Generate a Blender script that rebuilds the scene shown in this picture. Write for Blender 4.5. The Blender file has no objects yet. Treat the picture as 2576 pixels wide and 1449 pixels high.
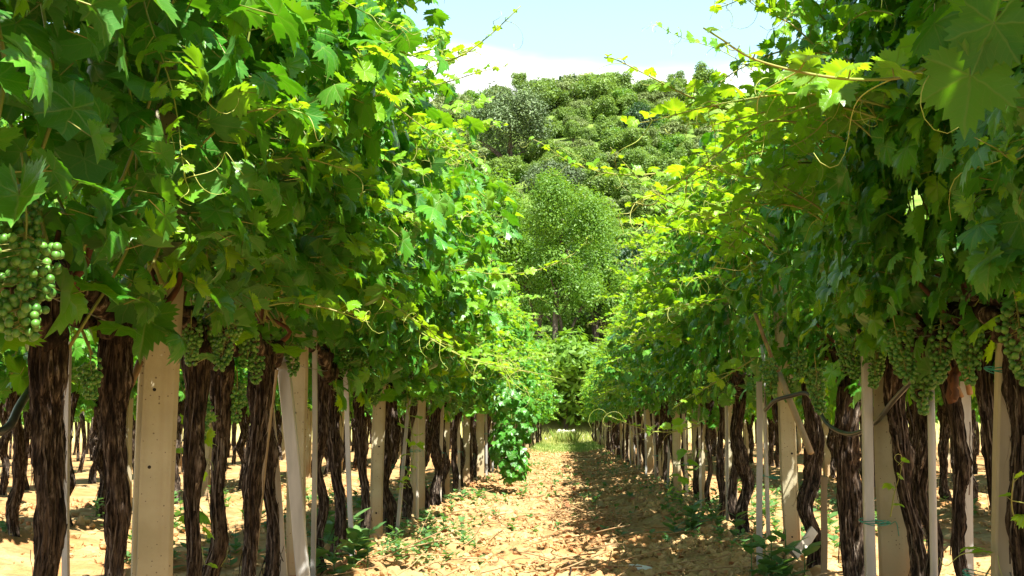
import bpy, bmesh, math, random
import numpy as np
from mathutils import Vector, Matrix, Euler

scene = bpy.context.scene
COL = scene.collection
rad = math.radians

# ------------------------------------------------------------------ camera
CAM_Z, PITCH, YAW, FPX = 0.86, 6.8, 2.7, 2900.0      # FPX: focal length in pixels of a 2576 wide picture
cam_d = bpy.data.cameras.new("camera")
cam = bpy.data.objects.new("camera", cam_d)
COL.objects.link(cam)
cam.location = (0, 0, CAM_Z)
cam.rotation_euler = Euler((rad(90 + PITCH), 0, rad(YAW)))
cam_d.sensor_width = 36.0
cam_d.lens = 36.0 * FPX / 2576.0
cam_d.clip_start, cam_d.clip_end = 0.05, 5000.0
scene.camera = cam

# ------------------------------------------------------------------ sky and sun
SUN = Vector((0.34, -0.62, 1.0)).normalized()
world = bpy.data.worlds.new("World")
scene.world = world
world.use_nodes = True
wn, wl = world.node_tree.nodes, world.node_tree.links
bg = wn["Background"]
sky = wn.new("ShaderNodeTexSky")
sky.sky_type = 'NISHITA'
sky.sun_disc = False
sky.sun_elevation = math.asin(SUN.z)
sky.sun_rotation = math.atan2(SUN.x, SUN.y)
sky.air_density, sky.dust_density, sky.ozone_density = 1.0, 0.6, 1.2
tc = wn.new("ShaderNodeTexCoord")
sep = wn.new("ShaderNodeSeparateXYZ")
wl.new(tc.outputs["Generated"], sep.inputs[0])
cn = wn.new("ShaderNodeTexNoise")
cn.inputs["Scale"].default_value = 3.0
cn.inputs["Detail"].default_value = 5.0
cmap = wn.new("ShaderNodeMapping")
cmap.inputs["Scale"].default_value = (1, 1, 3.0)
wl.new(tc.outputs["Generated"], cmap.inputs[0])
wl.new(cmap.outputs[0], cn.inputs["Vector"])
cm1 = wn.new("ShaderNodeMath"); cm1.operation = 'MULTIPLY_ADD'
wl.new(cn.outputs["Fac"], cm1.inputs[0]); cm1.inputs[1].default_value = -0.09
wl.new(sep.outputs["Z"], cm1.inputs[2])
cr = wn.new("ShaderNodeMapRange")
cr.interpolation_type = 'SMOOTHSTEP'
wl.new(cm1.outputs[0], cr.inputs["Value"])
cr.inputs["From Min"].default_value = 0.256
cr.inputs["From Max"].default_value = 0.274
cr.inputs["To Min"].default_value = 1.0
cr.inputs["To Max"].default_value = 0.0
cmix = wn.new("ShaderNodeMix"); cmix.data_type = 'RGBA'
wl.new(cr.outputs[0], cmix.inputs["Factor"])
veil = wn.new("ShaderNodeMapRange")                  # thin bright veil low in the sky
veil.interpolation_type = 'SMOOTHSTEP'
wl.new(sep.outputs["Z"], veil.inputs["Value"])
for k_, v_ in (("From Min", 0.25), ("From Max", 0.6), ("To Min", 0.9), ("To Max", 0.0)): veil.inputs[k_].default_value = v_
vmix = wn.new("ShaderNodeMix"); vmix.data_type = 'RGBA'
wl.new(veil.outputs[0], vmix.inputs["Factor"])
wl.new(sky.outputs[0], vmix.inputs[6])
vmix.inputs[7].default_value = (5.6, 8.7, 10.4, 1)
wl.new(vmix.outputs[2], cmix.inputs[6])
cmix.inputs[7].default_value = (11.5, 11.5, 11.5, 1)
wl.new(cmix.outputs[2], bg.inputs["Color"])
bg.inputs["Strength"].default_value = 0.050

sun_d = bpy.data.lights.new("sun", 'SUN')
sun_d.energy = 5.0
sun_d.angle = rad(0.53)
sun_d.color = (1.0, 0.965, 0.90)
sun = bpy.data.objects.new("sun", sun_d)
COL.objects.link(sun)
sun.rotation_mode = 'QUATERNION'
sun.rotation_quaternion = SUN.to_track_quat('Z', 'Y')
sun.location = (10, -10, 40)

vs = scene.view_settings
vs.view_transform = 'Standard'
vs.look = 'None'
vs.exposure = 1.7
vs.gamma = 1.0
scene.cycles.use_denoising = True
scene.cycles.max_bounces = 8
scene.cycles.diffuse_bounces = 4
scene.cycles.glossy_bounces = 2
scene.cycles.transmission_bounces = 6
scene.cycles.transparent_max_bounces = 4
scene.cycles.caustics_reflective = False
scene.cycles.caustics_refractive = False

# ------------------------------------------------------------------ helpers
_camR = np.array(cam.rotation_euler.to_matrix())

def at(px, py, Y):
    """point of the place seen at (px, py) of the 2576x1449 picture at distance Y along the rows"""
    d = _camR @ np.array([(px - 1288) / FPX, (724.5 - py) / FPX, -1.0])
    return np.array([0, 0, CAM_Z]) + d * (Y / d[1])

_T = np.random.default_rng(77).random((256, 256))

def vnoise(x, y):
    x = np.asarray(x, float); y = np.asarray(y, float)
    xi = np.floor(x).astype(int); yi = np.floor(y).astype(int)
    fx = x - xi; fy = y - yi
    fx = fx * fx * (3 - 2 * fx); fy = fy * fy * (3 - 2 * fy)
    a = _T[xi % 256, yi % 256]; b = _T[(xi + 1) % 256, yi % 256]
    c = _T[xi % 256, (yi + 1) % 256]; d = _T[(xi + 1) % 256, (yi + 1) % 256]
    return (a * (1 - fx) + b * fx) * (1 - fy) + (c * (1 - fx) + d * fx) * fy

def fbm(x, y, octv=4):
    s, a, n = 0, 1.0, 0
    for k in range(octv):
        s = s + a * vnoise(x * 2 ** k + 17.3 * k, y * 2 ** k + 9.1 * k); n += a; a *= 0.5
    return s / n

ROWX = 1.3

def ground_z(x, y):
    x = np.asarray(x, float); y = np.asarray(y, float)
    z = 0.0
    for r in (-6.5, -3.9, -1.3, 1.3, 3.9, 6.5):
        z = z + 0.085 * np.exp(-((x - r) / 0.36) ** 2)
    fade = np.clip((62 - y) / 12, 0, 1)
    z = z * fade
    z = z + 0.085 * np.exp(-((x - 0.95) / 0.28) ** 2) * np.clip(vnoise(x * 0.6 + 5, y * 0.55) * 2.2 - 0.7, 0, 1.2) * fade
    z = z + (fbm(x * 0.9, y * 0.6, 3) - 0.5) * 0.07
    return z

def hill_z(x, y):
    x = np.asarray(x, float); y = np.asarray(y, float)
    t = np.clip((y - 66) / 92, 0, 1)
    h = 45.5 * t ** 1.08
    h = h * (1 + 0.03 * np.sin(x * 0.05 + 1.0) + 0.0006 * np.clip(x, -60, 60))
    h = h * np.clip(1.25 - np.abs(x) / 500, 0.35, 1)
    h = h - np.clip(y - 175, 0, 400) * 0.05
    return np.maximum(h, 0) + (fbm(x * 0.12, y * 0.12, 3) - 0.5) * 3.0 * np.clip((y - 75) / 30, 0, 1)

def Z(x, y):
    return ground_z(x, y) + hill_z(x, y)

class MB:
    """collects vertices, faces, a leaf coordinate and a per leaf tint; build() links ONE mesh object"""
    def __init__(s):
        s.V = []; s.UV = []; s.T = []; s.F = {}; s.n = 0

    def add(s, V, F, mat=0, uv=None, tint=None):
        V = np.asarray(V, float).reshape(-1, 3)
        s.V.append(V)
        s.UV.append(np.zeros_like(V) if uv is None else uv)
        if tint is None:
            t = np.zeros((len(V), 4))
        else:
            t = np.asarray(tint, float)
            if t.ndim == 1: t = np.tile(t, (len(V), 1))
        s.T.append(t)
        for f in (F if isinstance(F, list) else [F]):
            f = np.asarray(f, int)
            if f.size: s.F.setdefault((f.shape[1], mat), []).append(f + s.n)
        s.n += len(V)

    def mesh(s, name, mats, smooth=True):
        V = np.concatenate(s.V)
        loops, tot, mi = [], [], []
        for (k, m), fl in s.F.items():
            f = np.concatenate(fl)
            loops.append(f.ravel()); tot.append(np.full(len(f), k)); mi.append(np.full(len(f), m))
        loops = np.concatenate(loops); tot = np.concatenate(tot); mi = np.concatenate(mi)
        me = bpy.data.meshes.new(name)
        me.vertices.add(len(V)); me.vertices.foreach_set("co", V.ravel().astype(np.float32))
        me.loops.add(len(loops)); me.loops.foreach_set("vertex_index", loops.astype(np.int32))
        me.polygons.add(len(tot))
        me.polygons.foreach_set("loop_start", np.concatenate([[0], np.cumsum(tot)[:-1]]).astype(np.int32))
        me.polygons.foreach_set("material_index", mi.astype(np.int32))
        me.polygons.foreach_set("use_smooth", np.full(len(tot), smooth))
        a = me.attributes.new("leafuv", 'FLOAT_VECTOR', 'POINT')
        a.data.foreach_set("vector", np.concatenate(s.UV).ravel().astype(np.float32))
        a = me.attributes.new("tint", 'FLOAT_COLOR', 'POINT')
        a.data.foreach_set("color", np.concatenate(s.T).ravel().astype(np.float32))
        me.update(calc_edges=True)
        me.validate()
        for m in (mats if isinstance(mats, (list, tuple)) else [mats]): me.materials.append(m)
        return me

    def build(s, name, mats, parent=None, smooth=True):
        return place(name, s.mesh(name, mats, smooth), parent)

def place(name, me, parent=None, loc=(0, 0, 0), rot=(0, 0, 0), sc=(1, 1, 1)):
    o = bpy.data.objects.new(name, me)
    COL.objects.link(o)
    o.location, o.rotation_euler, o.scale = loc, rot, sc
    if parent is not None: o.parent = parent
    return o

def tag(o, label=None, cat=None, group=None, kind=None):
    if label: o["label"] = label
    if cat: o["category"] = cat
    if group: o["group"] = group
    if kind: o["kind"] = kind
    return o

def empty(name, loc):
    o = bpy.data.objects.new(name, None)
    o.empty_display_size = 0.1
    COL.objects.link(o); o.location = loc
    return o

def norm(v):
    v = np.asarray(v, float)
    return v / np.maximum(np.linalg.norm(v, axis=-1, keepdims=True), 1e-9)

def tube(mb, pts, radii, sides=6, mat=0, tint=None, cap=True):
    pts = np.asarray(pts, float); n = len(pts)
    radii = np.broadcast_to(np.asarray(radii, float), (n,))
    t = norm(np.gradient(pts, axis=0))
    ref = np.array([0, 0, 1.0]) if abs(t[0][2]) < 0.9 else np.array([1.0, 0, 0])
    u = np.zeros((n, 3)); prev = norm(np.cross(t[0], ref))
    for i in range(n):
        prev = norm(prev - t[i] * np.dot(prev, t[i])); u[i] = prev
    w = np.cross(t, u)
    a = np.linspace(0, 2 * math.pi, sides, endpoint=False)
    V = pts[:, None] + radii[:, None, None] * (np.cos(a)[None, :, None] * u[:, None] + np.sin(a)[None, :, None] * w[:, None])
    i = np.arange(n - 1)[:, None] * sides; j = np.arange(sides)[None]; k = (j + 1) % sides
    F = [np.stack([i + j, i + k, i + sides + k, i + sides + j], -1).reshape(-1, 4)]
    if cap:
        F += [np.arange(sides)[::-1][None], (np.arange(sides) + (n - 1) * sides)[None]]
    mb.add(V.reshape(-1, 3), F, mat, None, tint)

def spline(P, n):
    """Catmull-Rom through the points"""
    P = np.asarray(P, float)
    Q = np.concatenate([[2 * P[0] - P[1]], P, [2 * P[-1] - P[-2]]])
    out = []
    m = len(P) - 1
    for s in np.linspace(0, m, n):
        i = min(int(s), m - 1); t = s - i
        a, b, c, d = Q[i:i + 4]
        out.append(0.5 * (2 * b + (c - a) * t + (2 * a - 5 * b + 4 * c - d) * t * t + (3 * b - a - 3 * c + d) * t ** 3))
    return np.array(out)

# ------------------------------------------------------------------ materials
def mat(name):
    m = bpy.data.materials.new(name); m.use_nodes = True
    n, l = m.node_tree.nodes, m.node_tree.links
    return m, n, l, n["Principled BSDF"], n["Material Output"]

def N(n, typ, **kw):
    o = n.new(typ)
    for k, v in kw.items(): setattr(o, k, v)
    return o

def math_(n, l, op, a, b=None, c=None, clamp=False):
    o = n.new("ShaderNodeMath"); o.operation = op; o.use_clamp = clamp
    for i, x in enumerate((a, b, c)):
        if x is None: continue
        if isinstance(x, (int, float)): o.inputs[i].default_value = x
        else: l.new(x, o.inputs[i])
    return o.outputs[0]

def mixc(n, l, f, a, b, blend='MIX'):
    o = n.new("ShaderNodeMix"); o.data_type = 'RGBA'; o.blend_type = blend
    for s, x in ((o.inputs[0], f), (o.inputs[6], a), (o.inputs[7], b)):
        if isinstance(x, (int, float)): s.default_value = x
        elif isinstance(x, tuple): s.default_value = (*x[:3], 1)
        else: l.new(x, s)
    return o.outputs[2]

def noise(n, l, vec, scale, detail=4, rough=0.55):
    o = n.new("ShaderNodeTexNoise")
    o.inputs["Scale"].default_value = scale; o.inputs["Detail"].default_value = detail
    o.inputs["Roughness"].default_value = rough
    if vec is not None: l.new(vec, o.inputs["Vector"])
    return o.outputs["Fac"]

def rng_(n, l, v, a, b, c=0.0, d=1.0, smooth=True):
    o = n.new("ShaderNodeMapRange")
    o.interpolation_type = 'SMOOTHSTEP' if smooth else 'LINEAR'
    l.new(v, o.inputs["Value"])
    for k, x in zip(("From Min", "From Max", "To Min", "To Max"), (a, b, c, d)): o.inputs[k].default_value = x
    return o.outputs[0]

def coords(n, l, scale=(1, 1, 1), kind="Object"):
    t = n.new("ShaderNodeTexCoord"); m = n.new("ShaderNodeMapping")
    m.inputs["Scale"].default_value = scale
    l.new(t.outputs[kind], m.inputs[0])
    return m.outputs[0]

def bump(n, l, h, strength, dist=0.01):
    b = n.new("ShaderNodeBump")
    b.inputs["Strength"].default_value = strength; b.inputs["Distance"].default_value = dist
    l.new(h, b.inputs["Height"])
    return b.outputs[0]

def make_leaf_mat():
    m, n, l, p, out = mat("vine_leaf")
    uv = N(n, "ShaderNodeAttribute", attribute_name="leafuv").outputs["Vector"]
    tn = N(n, "ShaderNodeAttribute", attribute_name="tint").outputs["Color"]
    wo = N(n, "ShaderNodeVectorMath", operation='ADD'); l.new(uv, wo.inputs[0]); l.new(tn, wo.inputs[1])
    wn_ = N(n, "ShaderNodeTexNoise"); wn_.inputs["Scale"].default_value = 3.2; wn_.inputs["Detail"].default_value = 2.0; l.new(wo.outputs[0], wn_.inputs["Vector"])
    ws = N(n, "ShaderNodeVectorMath", operation='MULTIPLY_ADD'); l.new(wn_.outputs["Color"], ws.inputs[0]); ws.inputs[1].default_value = (0.13, 0.13, 0); l.new(uv, ws.inputs[2])
    wm = N(n, "ShaderNodeVectorMath", operation='ADD'); l.new(ws.outputs[0], wm.inputs[0]); wm.inputs[1].default_value = (-0.065, -0.065, 0)
    s = N(n, "ShaderNodeSeparateXYZ"); l.new(wm.outputs[0], s.inputs[0])
    t = N(n, "ShaderNodeSeparateColor"); l.new(tn, t.inputs[0])
    u, v = s.outputs[0], s.outputs[1]
    rnd, young, pale = t.outputs[0], t.outputs[1], t.outputs[2]
    r = math_(n, l, 'SQRT', math_(n, l, 'ADD', math_(n, l, 'MULTIPLY', u, u), math_(n, l, 'MULTIPLY', v, v)))
    th = math_(n, l, 'ABSOLUTE', math_(n, l, 'ARCTAN2', u, v))
    pp = math_(n, l, 'PINGPONG', th, 0.475)              # main veins every 0.95 rad
    d = math_(n, l, 'MULTIPLY', r, math_(n, l, 'SINE', pp))
    al = math_(n, l, 'MULTIPLY', r, math_(n, l, 'COSINE', pp))
    main = rng_(n, l, d, 0.010, 0.034, 1, 0)
    sec = math_(n, l, 'PINGPONG', math_(n, l, 'SUBTRACT', al, math_(n, l, 'MULTIPLY', d, 0.9)), 0.075)
    secm = math_(n, l, 'MULTIPLY', rng_(n, l, sec, 0.003, 0.015, 1, 0), rng_(n, l, al, 0.08, 0.2))
    vein = math_(n, l, 'MAXIMUM', main, math_(n, l, 'MULTIPLY', secm, 0.45))
    off = N(n, "ShaderNodeVectorMath", operation='ADD'); l.new(uv, off.inputs[0]); l.new(tn, off.inputs[1])
    nz = noise(n, l, off.outputs[0], 3.0, 4)
    nf = noise(n, l, off.outputs[0], 14.0, 3)
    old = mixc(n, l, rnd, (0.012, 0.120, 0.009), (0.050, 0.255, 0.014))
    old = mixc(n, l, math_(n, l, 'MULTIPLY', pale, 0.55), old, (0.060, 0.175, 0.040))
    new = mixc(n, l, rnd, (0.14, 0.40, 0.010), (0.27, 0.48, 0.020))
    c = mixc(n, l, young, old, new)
    c = mixc(n, l, rng_(n, l, nz, 0.3, 0.75, 0.0, 0.45), c, mixc(n, l, 0.5, c, (0.11, 0.21, 0.025)))
    c = mixc(n, l, math_(n, l, 'MULTIPLY', vein, 0.5), c, (0.20, 0.31, 0.07))
    # a few leaves have dry brown blotches
    dry = math_(n, l, 'MULTIPLY', rng_(n, l, nf, 0.66, 0.74), rng_(n, l, rnd, 0.8, 0.95))
    c = mixc(n, l, math_(n, l, 'MULTIPLY', dry, 0.7), c, (0.20, 0.12, 0.04))
    geo = N(n, "ShaderNodeNewGeometry")
    under = mixc(n, l, 0.4, c, (0.060, 0.19, 0.030))
    cf = mixc(n, l, geo.outputs["Backfacing"], c, under)
    l.new(cf, p.inputs["Base Color"])
    l.new(rng_(n, l, geo.outputs["Backfacing"], 0, 1, 0.33, 0.7), p.inputs["Roughness"])
    p.inputs["Specular IOR Level"].default_value = 0.5
    h = math_(n, l, 'ADD', math_(n, l, 'MULTIPLY', vein, -0.6), math_(n, l, 'MULTIPLY', nf, 0.5))
    l.new(bump(n, l, h, 0.35, 0.004), p.inputs["Normal"])
    tr = N(n, "ShaderNodeBsdfTranslucent")
    tcol = mixc(n, l, young, (0.17, 0.58, 0.006), (0.55, 0.84, 0.012))
    tcol = mixc(n, l, math_(n, l, 'MULTIPLY', vein, 0.35), tcol, (0.30, 0.42, 0.05))
    l.new(tcol, tr.inputs["Color"])
    mx = N(n, "ShaderNodeMixShader"); l.new(math_(n, l, 'MULTIPLY_ADD', young, 0.30, 0.20), mx.inputs[0])
    l.new(p.outputs[0], mx.inputs[1]); l.new(tr.outputs[0], mx.inputs[2])
    l.new(mx.outputs[0], out.inputs[0])
    return m

def simple_leaf(name, a, b, trans, tf=0.3, rough=0.5):
    m, n, l, p, out = mat(name)
    tn = N(n, "ShaderNodeAttribute", attribute_name="tint").outputs["Color"]
    t = N(n, "ShaderNodeSeparateColor"); l.new(tn, t.inputs[0])
    oi = N(n, "ShaderNodeObjectInfo")
    c = mixc(n, l, t.outputs[0], a, b)
    k = rng_(n, l, oi.outputs["Random"], 0, 1, 0.88, 1.12, False)
    cc = N(n, "ShaderNodeVectorMath", operation='SCALE'); l.new(c, cc.inputs[0]); l.new(k, cc.inputs["Scale"])
    l.new(cc.outputs[0], p.inputs["Base Color"]); p.inputs["Roughness"].default_value = rough
    tr = N(n, "ShaderNodeBsdfTranslucent"); tr.inputs[0].default_value = (*trans, 1)
    mx = N(n, "ShaderNodeMixShader"); mx.inputs[0].default_value = tf
    l.new(p.outputs[0], mx.inputs[1]); l.new(tr.outputs[0], mx.inputs[2]); l.new(mx.outputs[0], out.inputs[0])
    return m

def make_bark(name, dark, mid, light, sc=(34, 34, 4.5)):
    m, n, l, p, out = mat(name)
    v = coords(n, l, sc); v2 = coords(n, l, (9, 9, 3))
    a = noise(n, l, v, 1.0, 6, 0.65); b = noise(n, l, v2, 1.0, 4); f = noise(n, l, coords(n, l, (80, 80, 20)), 1.0, 4, 0.6)
    c = mixc(n, l, rng_(n, l, a, 0.36, 0.66), dark, mid)
    c = mixc(n, l, math_(n, l, 'MULTIPLY', rng_(n, l, a, 0.52, 0.66), rng_(n, l, b, 0.44, 0.62)), c, light)
    c = mixc(n, l, rng_(n, l, f, 0.46, 0.36), c, dark)
    l.new(c, p.inputs["Base Color"]); p.inputs["Roughness"].default_value = 0.9
    p.inputs["Specular IOR Level"].default_value = 0.15
    l.new(bump(n, l, math_(n, l, 'ADD', a, math_(n, l, 'MULTIPLY', f, 0.5)), 0.9, 0.012), p.inputs["Normal"])
    return m

def make_concrete():
    m, n, l, p, out = mat("concrete")
    v = coords(n, l, (1, 1, 1)); vs_ = coords(n, l, (22, 22, 0.9))
    big = noise(n, l, v, 3.5, 4); st = noise(n, l, vs_, 1.0, 5); fine = noise(n, l, v, 90, 3)
    c = mixc(n, l, rng_(n, l, big, 0.3, 0.7), (0.35, 0.315, 0.195), (0.47, 0.43, 0.29))
    c = mixc(n, l, rng_(n, l, st, 0.48, 0.75, 0, 0.38), c, (0.30, 0.24, 0.15))
    c = mixc(n, l, rng_(n, l, fine, 0.55, 0.75, 0, 0.3), c, (0.36, 0.30, 0.21))
    vo = N(n, "ShaderNodeTexVoronoi"); vo.inputs["Scale"].default_value = 75; l.new(v, vo.inputs["Vector"])
    pick = N(n, "ShaderNodeSeparateColor"); l.new(vo.outputs["Color"], pick.inputs[0])
    thr = rng_(n, l, pick.outputs[0], 0.45, 1.0, 0.0, 0.24, False)
    pore = math_(n, l, 'LESS_THAN', vo.outputs["Distance"], thr)
    c = mixc(n, l, math_(n, l, 'MULTIPLY', pore, 0.75), c, (0.10, 0.075, 0.05))
    oz = N(n, "ShaderNodeSeparateXYZ"); l.new(v, oz.inputs[0])
    sp = math_(n, l, 'ADD', oz.outputs[2], math_(n, l, 'MULTIPLY', big, -0.5))
    c = mixc(n, l, rng_(n, l, sp, -0.12, 0.12, 0.7, 0.0), c, (0.36, 0.22, 0.10))      # soil splashed on the foot
    l.new(c, p.inputs["Base Color"]); p.inputs["Roughness"].default_value = 0.88
    p.inputs["Specular IOR Level"].default_value = 0.2
    l.new(bump(n, l, math_(n, l, 'SUBTRACT', fine, math_(n, l, 'MULTIPLY', pore, 2.0)), 0.4, 0.003), p.inputs["Normal"])
    return m

def make_plain(name, a, b, rough=0.6, metal=0.0, scale=12, stretch=(1, 1, 1), spec=0.4, bumps=0.0):
    m, n, l, p, out = mat(name)
    f = noise(n, l, coords(n, l, stretch), scale, 5)
    l.new(mixc(n, l, rng_(n, l, f, 0.3, 0.7), a, b), p.inputs["Base Color"])
    p.inputs["Roughness"].default_value = rough; p.inputs["Metallic"].default_value = metal
    p.inputs["Specular IOR Level"].default_value = spec
    if bumps: l.new(bump(n, l, f, bumps, 0.01), p.inputs["Normal"])
    return m

def make_ground():
    m, n, l, p, out = mat("tilled_clay_soil")
    g = N(n, "ShaderNodeNewGeometry"); s = N(n, "ShaderNodeSeparateXYZ"); l.new(g.outputs["Position"], s.inputs[0])
    pos = g.outputs["Position"]
    a = noise(n, l, pos, 0.9, 5); b = noise(n, l, pos, 4.0, 5, 0.6); c_ = noise(n, l, pos, 28, 5, 0.6); d = noise(n, l, pos, 1.7, 3)
    c = mixc(n, l, rng_(n, l, b, 0.33, 0.66), (0.30, 0.172, 0.068), (0.48, 0.335, 0.155))
    c = mixc(n, l, rng_(n, l, a, 0.46, 0.62, 0, 0.75), c, (0.44, 0.20, 0.07))
    c = mixc(n, l, math_(n, l, 'MULTIPLY', rng_(n, l, d, 0.58, 0.68), rng_(n, l, c_, 0.4, 0.6, 0, 0.55)), c, (0.42, 0.14, 0.055))
    c = mixc(n, l, rng_(n, l, c_, 0.46, 0.30, 0, 0.55), c, (0.30, 0.19, 0.08))
    # meadow beyond the rows
    gy = math_(n, l, 'ADD', s.outputs[1], math_(n, l, 'MULTIPLY', math_(n, l, 'SUBTRACT', a, 0.5), 14.0))
    lane = rng_(n, l, math_(n, l, 'ABSOLUTE', s.outputs[0]), 1.5, 2.2, 1, 0)
    gm = math_(n, l, 'MAXIMUM', math_(n, l, 'MULTIPLY', rng_(n, l, gy, 34, 41), lane), rng_(n, l, gy, 57, 62))
    gc = mixc(n, l, rng_(n, l, b, 0.35, 0.65), (0.20, 0.27, 0.055), (0.36, 0.36, 0.11))
    gc = mixc(n, l, rng_(n, l, gy, 50, 58), gc, mixc(n, l, rng_(n, l, b, 0.3, 0.7), (0.55, 0.45, 0.17), (0.42, 0.36, 0.12)))
    c = mixc(n, l, gm, c, gc)
    hc = mixc(n, l, rng_(n, l, noise(n, l, pos, 0.35, 4), 0.35, 0.65), (0.08, 0.15, 0.022), (0.17, 0.24, 0.05))
    c = mixc(n, l, rng_(n, l, s.outputs[1], 66, 71), c, hc)
    l.new(c, p.inputs["Base Color"]); p.inputs["Roughness"].default_value = 0.95
    p.inputs["Specular IOR Level"].default_value = 0.1
    l.new(bump(n, l, math_(n, l, 'ADD', b, math_(n, l, 'MULTIPLY', c_, 0.7)), 0.8, 0.03), p.inputs["Normal"])
    return m

def make_clod():
    m, n, l, p, out = mat("clay_clod")
    tn = N(n, "ShaderNodeAttribute", attribute_name="tint").outputs["Color"]
    t = N(n, "ShaderNodeSeparateColor"); l.new(tn, t.inputs[0])
    f = noise(n, l, coords(n, l), 40, 4)
    c = mixc(n, l, t.outputs[0], (0.32, 0.20, 0.08), (0.50, 0.36, 0.17))
    c = mixc(n, l, math_(n, l, 'MULTIPLY', t.outputs[1], 0.8), c, (0.46, 0.19, 0.08))
    c = mixc(n, l, rng_(n, l, f, 0.55, 0.35, 0, 0.35), c, (0.36, 0.23, 0.10))
    l.new(c, p.inputs["Base Color"]); p.inputs["Roughness"].default_value = 0.95
    p.inputs["Specular IOR Level"].default_value = 0.1
    l.new(bump(n, l, f, 0.6, 0.01), p.inputs["Normal"])
    return m

def make_grape():
    m, n, l, p, out = mat("unripe_grape")
    tn = N(n, "ShaderNodeAttribute", attribute_name="tint").outputs["Color"]
    t = N(n, "ShaderNodeSeparateColor"); l.new(tn, t.inputs[0])
    f = noise(n, l, coords(n, l), 120, 3)
    c = mixc(n, l, t.outputs[0], (0.045, 0.155, 0.018), (0.12, 0.275, 0.036))
    c = mixc(n, l, rng_(n, l, f, 0.5, 0.7, 0, 0.3), c, (0.14, 0.25, 0.085))
    l.new(c, p.inputs["Base Color"]); p.inputs["Roughness"].default_value = 0.42
    p.inputs["Subsurface Weight"].default_value = 0.25
    p.inputs["Subsurface Radius"].default_value = (0.006, 0.01, 0.003)
    p.inputs["Subsurface Scale"].default_value = 0.6
    return m

M_LEAF = make_leaf_mat()
M_CANE = make_plain("green_cane", (0.20, 0.28, 0.045), (0.31, 0.27, 0.08), 0.5, 0, 9)
M_BROWNCANE = make_plain("brown_cane", (0.20, 0.11, 0.05), (0.34, 0.21, 0.10), 0.6, 0, 14)
M_TENDRIL = make_plain("tendril", (0.34, 0.42, 0.07), (0.45, 0.46, 0.12), 0.45, 0, 9)
M_BARK = make_bark("vine_bark", (0.010, 0.007, 0.005), (0.105, 0.074, 0.050), (0.30, 0.245, 0.19), (40, 40, 15.0))
M_STRIP = make_bark("peeling_bark", (0.06, 0.044, 0.032), (0.19, 0.15, 0.115), (0.36, 0.31, 0.25), (40, 40, 14))
M_TBARK = make_bark("tree_bark", (0.05, 0.04, 0.03), (0.15, 0.12, 0.09), (0.25, 0.21, 0.17), (6, 6, 1.5))
M_RAW = make_plain("raw_wood", (0.15, 0.058, 0.020), (0.06, 0.028, 0.013), 0.8, 0, 40, (1, 1, 0.2))
M_CONC = make_concrete()
M_HOLE = make_plain("hole_shade_paint", (0.012, 0.010, 0.008), (0.02, 0.016, 0.012), 0.9)  # near-black colour stands in for the shade inside the post holes
M_GALV = make_plain("galvanised_steel", (0.34, 0.34, 0.31), (0.47, 0.46, 0.42), 0.5, 0.35, 25, (1, 1, 0.15))
M_PALE = make_plain("weathered_white_stake", (0.55, 0.50, 0.40), (0.40, 0.34, 0.25), 0.8, 0, 18, (1, 1, 0.12))
M_WOOD = make_plain("weathered_wood_stake", (0.27, 0.20, 0.12), (0.38, 0.30, 0.19), 0.85, 0, 20, (1, 1, 0.1), 0.2)
M_BEIGE = make_plain("beige_stake", (0.33, 0.28, 0.185), (0.44, 0.38, 0.26), 0.85, 0, 10, (1, 1, 0.25), 0.25, 0.15)
M_TIE = make_plain("teal_string", (0.01, 0.20, 0.14), (0.02, 0.30, 0.22), 0.5, 0, 60)
M_HOSE = make_plain("black_hose", (0.022, 0.024, 0.026), (0.06, 0.055, 0.045), 0.35, 0, 20, spec=0.7)
M_WIRE = make_plain("steel_wire", (0.20, 0.20, 0.19), (0.30, 0.29, 0.27), 0.45, 0.7)
M_SOIL = make_ground()
M_CLOD = make_clod()
M_GRAPE = make_grape()
M_GRASS = simple_leaf("grass_blade", (0.12, 0.22, 0.03), (0.42, 0.42, 0.13), (0.35, 0.45, 0.06), 0.35)
M_WEED = simple_leaf("weed_leaf", (0.06, 0.16, 0.05), (0.14, 0.27, 0.07), (0.2, 0.42, 0.05), 0.3)
M_DRYLEAF = simple_leaf("dead_leaf", (0.36, 0.09, 0.035), (0.34, 0.19, 0.08), (0.4, 0.15, 0.03), 0.15, 0.7)
M_TWIG = make_plain("dry_twig", (0.30, 0.17, 0.07), (0.40, 0.27, 0.13), 0.8)
M_STONE = make_plain("pale_stone", (0.36, 0.34, 0.29), (0.55, 0.52, 0.45), 0.9, 0, 6, bumps=0.5)
M_PLASTIC = make_plain("white_plastic", (0.72, 0.73, 0.70), (0.62, 0.64, 0.60), 0.4, 0, 20)
M_OAK = simple_leaf("holm_oak_leaf", (0.062, 0.11, 0.034), (0.155, 0.23, 0.085), (0.12, 0.18, 0.03), 0.22)
M_FRESH = simple_leaf("fresh_tree_leaf", (0.06, 0.155, 0.012), (0.15, 0.29, 0.03), (0.30, 0.52, 0.02), 0.38)
M_MID = simple_leaf("mid_tree_leaf", (0.09, 0.17, 0.025), (0.20, 0.31, 0.055), (0.30, 0.46, 0.04), 0.36)
M_DARK = simple_leaf("dark_tree_leaf", (0.022, 0.065, 0.020), (0.05, 0.12, 0.03), (0.08, 0.2, 0.03), 0.22)
M_OLIVE = simple_leaf("grey_shrub_leaf", (0.12, 0.18, 0.045), (0.24, 0.31, 0.10), (0.28, 0.38, 0.07), 0.33)

# ------------------------------------------------------------------ setting: the ground as one sheet
def lines(parts):
    out = []
    for a, b, st in parts: out.append(np.arange(a, b, st))
    return np.concatenate(out)

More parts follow.
